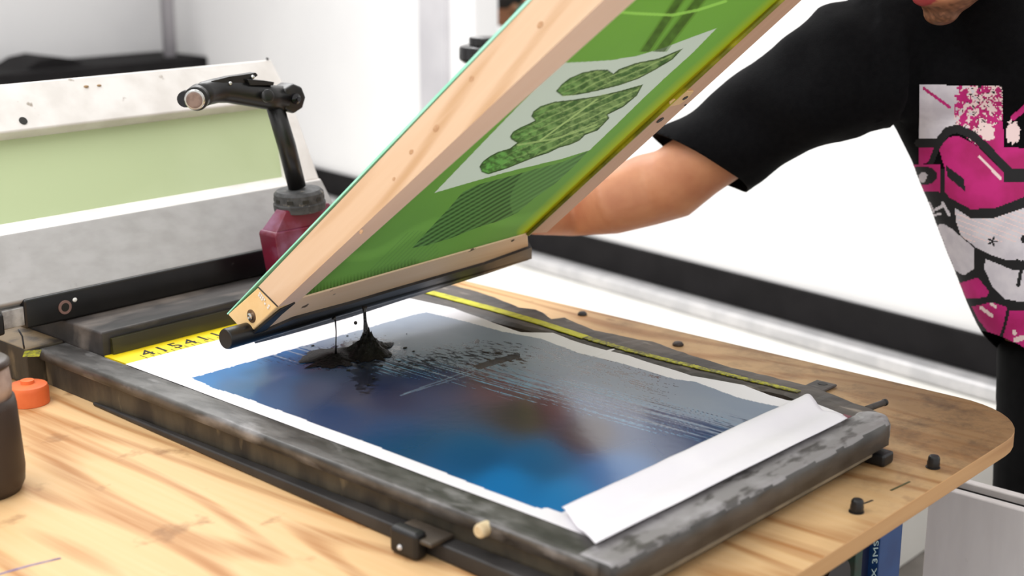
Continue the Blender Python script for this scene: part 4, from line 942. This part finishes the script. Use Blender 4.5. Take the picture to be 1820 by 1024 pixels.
# ================================================================== PERSON
D0 = 2.42
def pp(x, y, l=D0): return at(x, y, l)
per = thing('person', V((pp(1930, 900, 2.5).x, pp(1930, 900, 2.5).y, 0)), 'person in a black graphic T-shirt reaching behind the tilted wooden screen', 'person')
mouth = pp(1636, 10, 2.20); Fd = (-RT*.82-FW2*.42-UPZ*.40).normalized(); Ud = (UPZ-Fd*UPZ.dot(Fd)).normalized(); Sd = Ud.cross(Fd)
Hc = mouth-Fd*.098+Ud*.078
def hd3(s, f, u): return Hc+Sd*s+Fd*f+Ud*u
HR = Matrix((Sd, Fd, Ud)).transposed()
bm = bmesh.new()
ball(bm, hd3(0, -.018, .045), (.077, .098, .085), HR)             # cranium
ball(bm, hd3(0, .022, -.02), (.066, .068, .085), HR)              # face
ball(bm, hd3(0, .036, -.074), (.054, .052, .043), HR)             # jaw
ball(bm, hd3(0, .062, -.106), (.032, .025, .020), HR)             # chin
ball(bm, hd3(.040, .010, -.072), (.024, .045, .030), HR); ball(bm, hd3(-.040, .010, -.072), (.024, .045, .030), HR)
ball(bm, hd3(0, .076, .030), (.045, .018, .014), HR)              # brow
ball(bm, hd3(.030, .066, -.018), (.022, .020, .018), HR); ball(bm, hd3(-.030, .066, -.018), (.022, .020, .018), HR)
tube(bm, [hd3(0, .082, .02), hd3(0, .094, 0), hd3(0, .107, -.022), hd3(0, .088, -.034)], [.008, .010, .012, .008], 12)
ball(bm, hd3(.012, .090, -.028), (.009, .011, .008), HR); ball(bm, hd3(-.012, .090, -.028), (.009, .011, .008), HR)
ball(bm, hd3(0, .078, -.066), (.027, .020, .022), HR)             # muzzle
ball(bm, hd3(0, .094, -.062), (.022, .010, .0055), HR); ball(bm, hd3(0, .092, -.074), (.019, .011, .0068), HR)   # lips
for s in (-1, 1):
    ball(bm, hd3(.078*s, -.012, -.008), (.009, .018, .030), HR)
nb_ = hd3(0, -.045, -.06); neckb = pp(1765, 70, 2.40)
tube(bm, [hd3(0, -.03, -.03), nb_, nb_.lerp(neckb, .6), neckb, neckb-V((0, 0, .06))], [.055, .056, .058, .066, .08], 20)
# torso under the shirt
shR = pp(1560, 95, 2.42); shL = pp(1950, 85, 2.50); chest = pp(1815, 250, 2.46); waist = pp(1880, 480, 2.48); pelv = pp(1940, 650, 2.52)
tube(bm, [neckb-V((0, 0, .02)), pp(1780, 130, 2.44), chest, waist, pelv], [.065, .09, .115, .105, .10], 24, sq=(1.2, .72), up=RT)
tube(bm, [pp(1600, 90, 2.42), pp(1765, 80, 2.42), pp(1900, 90, 2.48)], [.05, .06, .05], 16)
# right arm (towards the screen) to elbow and wrist
def behind(x, y, d): return at(x, y, (sp(x, y)-CAM).dot(FW)+d)     # further along the same line of sight, past the screen
elb = pp(1195, 326, 2.58); wr = behind(940, 388, .31); hp0 = behind(872, 422, .185)
lw_ = (wr-CAM).dot(FW)
fa = [pp(1150, 338, 2.60), pp(1085, 360, lerp(2.60, lw_, .35)), behind(1012, 378, .30)]
tube(bm, [shR, pp(1450, 165, 2.44), pp(1330, 235, 2.50), pp(1240, 292, 2.55), elb, *fa, wr],
     [.060, .060, .058, .062, .066, .066, .059, .045, .030], 24)
# hand on the back of the lower rail
hdv = (hp0-wr).normalized(); hnd = (SN).normalized(); hs = hdv.cross(hnd).normalized(); hnd = hs.cross(hdv)
pal = wr+hdv*.05
ball(bm, pal, (.001, .001, .001))
PM = Matrix((hs, hdv, hnd)).transposed()
ball(bm, wr+hdv*.045, (.040, .052, .015), PM)
ball(bm, wr+hdv*.01, (.027, .03, .019), PM)
for i, (o_, L_) in enumerate([(-.030, .066), (-.010, .075), (.010, .071), (.029, .056)]):
    b0_ = wr+hdv*.078+hs*o_; f1 = b0_+(hdv*.93+hs*o_*2+hnd*.25).normalized()*L_*.45; f2 = f1+(hdv*.75+hnd*.65).normalized()*L_*.32; f3 = f2+(hdv*.5+hnd*.85).normalized()*L_*.26
    tube(bm, [b0_-hdv*.02, b0_, f1, f2, f3], [.009, .0092, .0085, .0078, .006], 12)
t0 = wr+hdv*.015-hs*.024; t1 = t0+(hdv*.5-hs*.75+hnd*.2).normalized()*.038; t2 = t1+(hdv*.85-hs*.3+hnd*.35).normalized()*.028
tube(bm, [t0, t1, t2], [.013, .0105, .007], 12)
# left arm, held low beside the body
eL = pp(2080, 330, 2.55); wL = pp(2000, 520, 2.35)
tube(bm, [shL, pp(2030, 200, 2.53), eL, wL.lerp(eL, .4), wL], [.058, .052, .045, .043, .028], 20)
hv = (wL-eL).normalized(); hs2 = hv.cross(RT).normalized(); hn2 = hs2.cross(hv); PM2 = Matrix((hs2, hv, hn2)).transposed()
ball(bm, wL+hv*.045, (.040, .050, .016), PM2)
for i, (o_, L_) in enumerate([(-.030, .066), (-.010, .075), (.010, .071), (.029, .056)]):
    b0_ = wL+hv*.078+hs2*o_; f1 = b0_+(hv*.9+hn2*.3).normalized()*L_*.45; f2 = f1+(hv*.6+hn2*.8).normalized()*L_*.32; f3 = f2+(hv*.2+hn2*.95).normalized()*L_*.26
    tube(bm, [b0_-hv*.02, b0_, f1, f2, f3], [.009, .0092, .0085, .0078, .006], 12)
t0 = wL+hv*.015-hs2*.024; t1 = t0+(hv*.5-hs2*.75+hn2*.2).normalized()*.038; t2 = t1+(hv*.85-hs2*.2+hn2*.35).normalized()*.028
tube(bm, [t0, t1, t2], [.013, .0105, .007], 12)
# legs
for (hx, kx_, ax_, l0, l1, l2) in ((1885, 1860, 1875, 2.50, 2.47, 2.56), (2010, 2040, 2070, 2.54, 2.50, 2.60)):
    hp = pp(hx, 690, l0); kp = pp(kx_, 1060, l1); fp = pp(ax_, 1400, l2); fp.z = .09
    tube(bm, [hp, hp.lerp(kp, .5), kp, kp.lerp(fp, .4), fp], [.070, .066, .054, .050, .036], 18)
    tube(bm, [V((fp.x, fp.y, .05)), V((fp.x, fp.y, .045))-FW2*.06-RT*.08, V((fp.x, fp.y, .04))-FW2*.11-RT*.14], [.04, .042, .03], 12)
me = remesh(bm, .0052, 'body', 3)
SK, SK2, BD, LP = lin((200, 142, 104)), lin((180, 118, 86)), lin((84, 54, 36)), lin((150, 56, 58))
armL = [pp(1195, 320, 2.5)]
def skc(co):
    d = co-Hc; s, f, u = d.dot(Sd), d.dot(Fd), d.dot(Ud)
    n_ = FB(co.x*14, co.y*14, co.z*14); c = mixc(SK, SK2, .45+.6*n_)
    if d.length < .16:
        dl_ = math.sqrt((s/.024)**2+((u+.068)/.0125)**2)
        if f > .082 and dl_ < 1.05: return LP
        bdn = (-.074-u)/.014
        if bdn > 0 and f > -.03: c = mixc(c, BD, min(1, bdn)*(.85+.4*N(co.x*400, co.y*400, co.z*400)))
    return c
vcol(me, skc)
body = link('body', me, vmat('skin', rough=.5, spec=.35, sss=.12), per, smooth=True)
# hair and eyes
bm = bmesh.new(); ball(bm, hd3(0, -.028, .058), (.083, .098, .084), HR, 28, 18)
me = remesh(bm, .006, 'hair', 1)
o = link('hair', me, M['hair'], per, smooth=True)
for s in (-1, 1):
    bm = bmesh.new(); ball(bm, hd3(.031*s, .0715, .006), .0120, HR); e = obj('eyeball', bm, M['eye'], per, smooth=True)
    bm = bmesh.new(); ball(bm, hd3(.031*s, .0818, .003), (.005, .0025, .005), HR); obj('iris', bm, M['iris'], e, smooth=True)
    bm = bmesh.new(); tube(bm, [hd3(.012*s, .094, .034), hd3(.032*s, .092, .040), hd3(.050*s, .078, .034)], [.004, .005, .003], 8); obj('eyebrow', bm, M['hair'], per, smooth=True)

# T-shirt
bm = bmesh.new()
Lc = [(1550, 40, 225, 2.45)]
rows = [(95, 1560, 1960, .10), (160, 1575, 1985, .115), (225, 1592, 2000, .125), (330, 1641, 2005, .130), (430, 1680, 2010, .128), (540, 1722, 2020, .125), (640, 1772, 2045, .13), (705, 1791, 2060, .13)]
rings = []
nE = 40
for (y, xl_, xr_, dep) in rows:
    c = pp((xl_+xr_)/2, y, 2.47); hw = (pp(xr_, y, 2.47)-pp(xl_, y, 2.47)).length/2
    rings.append([bm.verts.new(c+RT*math.cos(2*PI*k/nE)*hw+FW2*math.sin(2*PI*k/nE)*dep) for k in range(nE)])
for a, b in zip(rings, rings[1:]):
    for k in range(nE): bm.faces.new((a[k], a[(k+1) % nE], b[(k+1) % nE], b[k]))
bm.faces.new(rings[0][::-1]); bm.faces.new(rings[-1])
# shoulders / yoke
tube(bm, [pp(1545, 85, 2.42), pp(1650, 50, 2.42), pp(1765, 50, 2.42), pp(1880, 45, 2.45), pp(1975, 85, 2.50)], [.105, .098, .090, .095, .10], 24)
tube(bm, [pp(1600, 120, 2.44), pp(1790, 130, 2.44), pp(1960, 120, 2.50)], [.10, .125, .10], 24)
# neckband, raised so black cloth stands in for the neck's shade
tube(bm, [neckb-V((0, 0, .02)), nb_.lerp(neckb, .62), nb_.lerp(neckb, .42)], [.092, .080, .070], 24)
tube(bm, [nb_.lerp(neckb, .5), nb_.lerp(neckb, .12)], [.074, .068], 24)
# right sleeve
tube(bm, [pp(1570, 110, 2.42), pp(1500, 118, 2.41), pp(1440, 165, 2.44), pp(1352, 213, 2.49), pp(1243, 287, 2.55), pp(1200, 318, 2.57)], [.115, .112, .100, .0915, .0905, .090], 28)
tube(bm, [pp(1960, 100, 2.50), pp(2040, 200, 2.53), pp(2075, 300, 2.55)], [.10, .085, .08], 24)
me = remesh(bm, .008, 'shirt', 6)
bm = bmesh.new(); bm.from_mesh(me)
ca, cb_ = pp(1163, 239, 2.55), pp(1322, 338, 2.55); cn = (cb_-ca).cross(FW).normalized()
if cn.dot(pp(1000, 400)-ca) < 0: cn = -cn
geom = [f for f in bm.faces if (f.calc_center_median()-ca).dot(cn) > -.05]
g = list({v for f in geom for v in f.verts})+list({e for f in geom for e in f.edges})+geom
bmesh.ops.bisect_plane(bm, geom=g, plane_co=ca, plane_no=cn, clear_outer=True)
# other sleeve and hem
hl = pp(1900, 700, 2.47)
bmesh.ops.bisect_plane(bm, geom=bm.verts[:]+bm.edges[:]+bm.faces[:], plane_co=hl, plane_no=V((0, 0, -1)), clear_outer=True)
# cloth folds
bm.normal_update()
for v in bm.verts:
    p = v.co; q = proj(p); ar = 1.5 if q[0] < 1560 else .5
    n1 = N(p.x*7+p.z*9, p.y*7-p.z*4, p.z*6); n2 = N(p.x*16-p.z*10, p.y*16, p.z*15)
    v.co = p+v.normal*(.0085*n1+.0042*n2)*ar
bm.to_mesh(me); bm.free()
me.name = 'tshirt'
tee = link('tshirt', me, M['shirt'], per, smooth=True)
so = tee.modifiers.new('s', 'SOLIDIFY'); so.thickness = .0025; so.offset = -1
tag(tee, 'black cotton T-shirt')
# printed graphic on the chest, laid on the cloth
bmt = bmesh.new(); bmt.from_mesh(me); bvh = BVHTree.FromBMesh(bmt)
WH, PK, BK, CR = 0, 1, 2, 3
def splat(x, y): return FB(x*.05, y*.05, 2)
pinkbig = [(1669, 263), (1686, 244), (1703, 241), (1729, 254), (1750, 272), (1783, 306), (1785, 323), (1990, 323), (1990, 349), (1820, 350), (1772, 370), (1725, 373), (1695, 358), (1679, 340), (1680, 300)]
def tee_paint(x, y):
    """material index of the print at this place, or None for bare cloth"""
    r = None
    if inpoly(x, y, [(1634, 150), (1781, 153), (1783, 205), (1770, 262), (1740, 262), (1697, 228), (1680, 228), (1672, 250), (1634, 251)]): r = WH
    if r == WH and x > 1696:
        s = splat(x, y); s2 = FB(x*.11, y*.11, 6)
        if x-1696+(y-150)*.35 > 20-60*s:
            r = PK if s > -.05 else (BK if s2 > .12 else CR)
        if s2 > .33: r = CR
    if segd(x, y, (1642, 157), (1688, 190)) < 2.6: r = PK
    if inpoly(x, y, [(1742, 236), (1782, 215), (1785, 262), (1990, 270), (1990, 300), (1790, 300), (1762, 268)]): r = PK
    if math.hypot(x-1755, y-237) < 13+7*N(x*.12, y*.12): r = CR
    if segd(x, y, (1800, 210), (1825, 188)) < 5: r = PK
    if math.hypot((x-1800)/12, (y-236)/20) < 1+.5*N(x*.15, y*.15): r = CR
    if inpoly(x, y, pinkbig): r = PK
    if inpoly(x, y, [(1634, 261), (1660, 263), (1652, 288), (1634, 294)]): r = PK
    # outlines
    if pld(x, y, [(1634, 254), (1668, 254), (1684, 233), (1702, 229), (1728, 240), (1752, 262), (1788, 300), (1800, 311), (1990, 311)]) < 7.5: r = BK
    if segd(x, y, (1668, 258), (1655, 290)) < 5: r = BK
    if inpoly(x, y, [(1783, 300), (1990, 297), (1990, 324), (1784, 324)]): r = BK
    e = math.hypot((x-1640)/27, (y-312)/17)
    if y > 292 and x < 1672 and y < 344: r = PK
    if e < 1: r = BK
    if math.hypot((x-1642)/8, (y-315)/10) < 1 and x+y*.4 < 1774: r = WH
    if inpoly(x, y, [(1682, 294), (1714, 318), (1716, 340), (1684, 314)]): r = BK
    if segd(x, y, (1741, 279), (1778, 317)) < 2.4: r = CR
    if pld(x, y, [(1634, 348), (1665, 346), (1690, 360), (1725, 379), (1772, 376), (1820, 358), (1990, 340)]) < 7: r = BK
    # ribbed pale dome
    if inpoly(x, y, [(1697, 369), (1725, 387), (1765, 388), (1820, 370), (1990, 360), (1990, 470), (1790, 462), (1760, 452), (1736, 440), (1708, 418), (1701, 395)]):
        r = WH if math.sin((y*.9-x*.35)*.75) > -.82 or y > 430 else CR
        st_ = abs(x-1764)+abs(y-429); 
        if math.hypot(x-1764, y-429) < 5.5+4*math.cos(5*math.atan2(y-429, x-1764)): r = BK
        if math.hypot(x-1822, y-425) < 8: r = BK
        for (tx, ty) in ((1784, 468), (1797, 465), (1808, 462)):
            if math.hypot(x-tx, y-ty) < 3: r = BK
    if inpoly(x, y, [(1663, 402), (1676, 397), (1692, 406), (1733, 441), (1731, 478), (1714, 489), (1698, 480), (1680, 440)]): r = WH
    if inpoly(x, y, [(1752, 460), (1770, 467), (1800, 480), (1990, 480), (1990, 532), (1810, 536), (1787, 531), (1765, 510), (1750, 478)]): r = WH
    if segd(x, y, (1818, 465), (1810, 506)) < 3.2: r = BK
    if inpoly(x, y, [(1706, 503), (1739, 493), (1759, 518), (1754, 528), (1722, 531), (1700, 528)]): r = PK
    if inpoly(x, y, [(1728, 545), (1764, 537), (1790, 546), (1784, 578), (1775, 604), (1762, 596), (1740, 568)]): r = PK
    if inpoly(x, y, [(1795, 552), (1990, 552), (1990, 630), (1812, 626), (1782, 602), (1790, 575)]): r = PK
    for (a, b, w) in (((1745, 547), (1764, 561), 3), ((1762, 540), (1770, 545), 2.5), ((1806, 604), (1818, 600), 4.5), ((1803, 590), (1804, 592), 4)):
        if segd(x, y, a, b) < w: r = CR
    for (a, b, w) in (((1652, 360), (1660, 375), 2.6), ((1664, 372), (1676, 366), 2.6), ((1676, 360), (1688, 382), 2.6), ((1656, 383), (1672, 380), 2)):
        if segd(x, y, a, b) < w: r = WH
    if r is None and x >= 1634 and y >= 300 and y < 640: r = BK
    return r
step = 2.0; XS = [1600+step*i for i in range(196)]; YS = [148+step*i for i in range(252)]
vid = {}; bm = bmesh.new()
def gv(i, j):
    k = (i, j)
    if k not in vid:
        r = ray(XS[i], YS[j]).normalized(); loc, nrm, idx, dist = bvh.ray_cast(CAM, r)
        ok = loc is not None and dist < 3.2 and abs(nrm.dot(r)) > .06
        if ok and nrm.dot(r) > 0: nrm = -nrm
        vid[k] = bm.verts.new(loc+nrm*.0012) if ok else None
    return vid[k]
for j in range(len(YS)-1):
    for i in range(len(XS)-1):
        r = tee_paint(XS[i]+step/2, YS[j]+step/2)
        if r is None: continue
        q = [gv(i, j), gv(i+1, j), gv(i+1, j+1), gv(i, j+1)]
        if None in q: continue
        if max((q[a].co-q[(a+1) % 4].co).length for a in range(4)) > .03: continue
        bm.faces.new(q).material_index = r
for v in [v for v in bm.verts if not v.link_faces]: bm.verts.remove(v)
me = bpy.data.meshes.new('shirt_print'); bm.to_mesh(me); bm.free()
o = link('shirt_print', me, [mat('print_white', (214, 208, 214), (200, 194, 202), 30, rough=.8), mat('print_magenta', (190, 26, 116), (170, 18, 96), 20, rough=.8), mat('print_black', (14, 13, 16), rough=.8), mat('print_cream', (232, 206, 204), rough=.8)], tee, smooth=True)
tag(o, 'pink, white and black cartoon-like abstract graphic')

# trousers
bm = bmesh.new()
tube(bm, [pp(1925, 600, 2.49), pp(1930, 700, 2.50), pp(1935, 780, 2.5)], [.135, .142, .14], 28, sq=(1.08, .9), up=RT)
for (hx, kx_, ax_, l0, l1, l2) in ((1880, 1858, 1875, 2.50, 2.47, 2.56), (2000, 2040, 2070, 2.54, 2.50, 2.60)):
    hp = pp(hx, 740, l0); kp = pp(kx_, 1060, l1); fp = pp(ax_, 1400, l2); fp.z = .09
    tube(bm, [hp, hp.lerp(kp, .5), kp, kp.lerp(fp, .5), fp+V((0, 0, .01))], [.105, .100, .085, .075, .065], 20)
me = remesh(bm, .01, 'trousers', 3); tag(link('trousers', me, M['trousers'], per, smooth=True), 'black trousers')
for (ax_, l2) in ((1875, 2.56), (2070, 2.60)):
    fp = pp(ax_, 1400, l2); bm = bmesh.new()
    a_ = V((fp.x, fp.y, .052)); tube(bm, [a_+FW2*.03+RT*.03, a_, a_-FW2*.06-RT*.08-V((0, 0, .002)), a_-FW2*.12-RT*.15-V((0, 0, .008))], [.042, .052, .052, .040], 16, sq=(1, .95)); obj('shoe', bm, M['rubber'], per, smooth=True)

# ================================================================== PERSON IN THE BACKGROUND
DB = 7.0
bp_ = thing('person', V((at(960, 300, DB).x, at(960, 300, DB).y, 0)), 'blurred far person in teal shirt bending forward behind the screen', 'person')
Fb = (-RT*.75-FW2*.2-UPZ*.62).normalized(); Ub = (UPZ-Fb*UPZ.dot(Fb)).normalized(); Sb = Ub.cross(Fb); Hb = at(905, 14, DB)
HB = Matrix((Sb, Fb, Ub)).transposed()
def h3(s, f, u): return Hb+Sb*s+Fb*f+Ub*u
bm = bmesh.new(); ball(bm, h3(0, -.01, .03), (.072, .09, .08), HB); ball(bm, h3(0, .025, -.03), (.06, .06, .08), HB); ball(bm, h3(0, .055, -.095), (.03, .028, .024), HB)
tube(bm, [h3(0, .075, .01), h3(0, .102, -.025), h3(0, .08, -.035)], [.008, .012, .008], 10); ball(bm, h3(0, .08, -.062), (.022, .012, .010), HB)
for s in (-1, 1): ball(bm, h3(.074*s, -.01, -.01), (.008, .016, .028), HB)
sB = at(944, 18, DB+.05); pB = at(1015, 130, DB+.1)
tube(bm, [h3(0, -.04, -.03), sB], [.052, .058], 16); tube(bm, [sB, sB.lerp(pB, .5), pB], [.13, .13, .13], 20, sq=(1.1, .8), up=FW2)
aE = at(950, 115, DB-.15); aW = at(925, 175, DB-.2)
for s in (-1, 1):
    oS = sB+FW2*.19*s; eE = aE+FW2*.19*s; wW = aW+FW2*.12*s; tube(bm, [oS, eE, eE.lerp(wW, .4), wW], [.055, .045, .042, .028], 14)
    hv_ = (wW-eE).normalized(); hs_ = hv_.cross(FW2).normalized(); hq = FW2
    ball(bm, wW+hv_*.045, (.038, .05, .016), Matrix((FW2, hv_, hs_)).transposed())
    for o_ in (-.028, -.009, .010, .028): tube(bm, [wW+hv_*.075+hq*o_, wW+hv_*.12+hq*o_*1.1, wW+hv_*.145+hq*o_+hs_*.02], [.009, .008, .006], 8)
    tube(bm, [wW+hv_*.02+hq*.025*s, wW+hv_*.055+hq*.055*s, wW+hv_*.08+hq*.06*s], [.012, .010, .007], 8)
for s in (-1, 1):
    hp = pB+FW2*.09*s-V((0, 0, .04)); ft = V((hp.x, hp.y, .09)); tube(bm, [hp, hp.lerp(ft, .5), ft], [.08, .06, .04], 14); tube(bm, [V((ft.x, ft.y, .05)), V((ft.x, ft.y, .045))-RT*.15], [.04, .035], 10)
me = remesh(bm, .009, 'body', 2)
def skb(co): return mixc(SK2, SK, .5+.5*FB(co.x*10, co.y*10, co.z*10))
vcol(me, skb); link('body', me, vmat('skin_far', rough=.5), bp_, smooth=True)
bm = bmesh.new(); ball(bm, h3(0, -.02, .045), (.080, .094, .082), HB); me = remesh(bm, .009, 'hair', 1); link('hair', me, M['hair'], bp_, smooth=True)
bm = bmesh.new(); tube(bm, [sB+(sB-pB).normalized()*.03, sB, sB.lerp(pB, .5), pB+(pB-sB).normalized()*.06], [.10, .155, .15, .15], 24, sq=(1.2, .85), up=FW2)
for s in (-1, 1): oS = sB+FW2*.17*s; eE = aE+FW2*.19*s; tube(bm, [oS, oS.lerp(eE, .75)], [.08, .065], 16)
me = remesh(bm, .012, 'shirt', 3); tag(link('shirt', me, M['teal'], bp_, smooth=True), 'teal T-shirt')
bm = bmesh.new()
for s in (-1, 1):
    hp = pB+FW2*.085*s-V((0, 0, .02)); ft = V((hp.x, hp.y, .09)); tube(bm, [hp+V((0, 0, .05)), hp, hp.lerp(ft, .5), ft], [.10, .115, .08, .06], 16)
me = remesh(bm, .012, 'trousers', 3); link('trousers', me, M['trousers'], bp_, smooth=True)

# ================================================================== LIGHT
w = bpy.data.worlds.new('world'); S.world = w; w.use_nodes = True
bgn = w.node_tree.nodes['Background']; bgn.inputs[0].default_value = (1, .985, .97, 1); bgn.inputs[1].default_value = 1.02
def area(name, loc, look, sx, sy, e, col=(1, 1, 1)):
    l_ = bpy.data.lights.new(name, 'AREA'); l_.shape = 'RECTANGLE'; l_.size = sx; l_.size_y = sy; l_.energy = e; l_.color = col
    o = bpy.data.objects.new(name, l_); COL.objects.link(o); o.location = loc; o.rotation_euler = (V(look)-V(loc)).to_track_quat('-Z', 'Y').to_euler(); return o
area('overhead_softbox', (.2, 1.9, 2.9), (1.3, 1.4, .9), 1.6, 1.0, 30)  # unseen softbox added above the press, no fixture
area('overhead_softbox', (2.6, 3.6, 2.95), (2.8, 3.4, 0), 2.4, 1.6, 80)  # unseen softbox added to brighten the far walls
area('overhead_softbox', (-.3, -.3, 2.8), (1.2, 1.1, .9), 1.2, 1.2, 9, (1, .97, .93))  # unseen warm softbox added above the near left
S.view_settings.view_transform = 'Standard'; S.view_settings.look = 'None'; S.view_settings.gamma = 1; S.view_settings.exposure = 0
try: S.view_settings.use_curve_mapping = False
except Exception: pass
S.cycles.max_bounces = 6
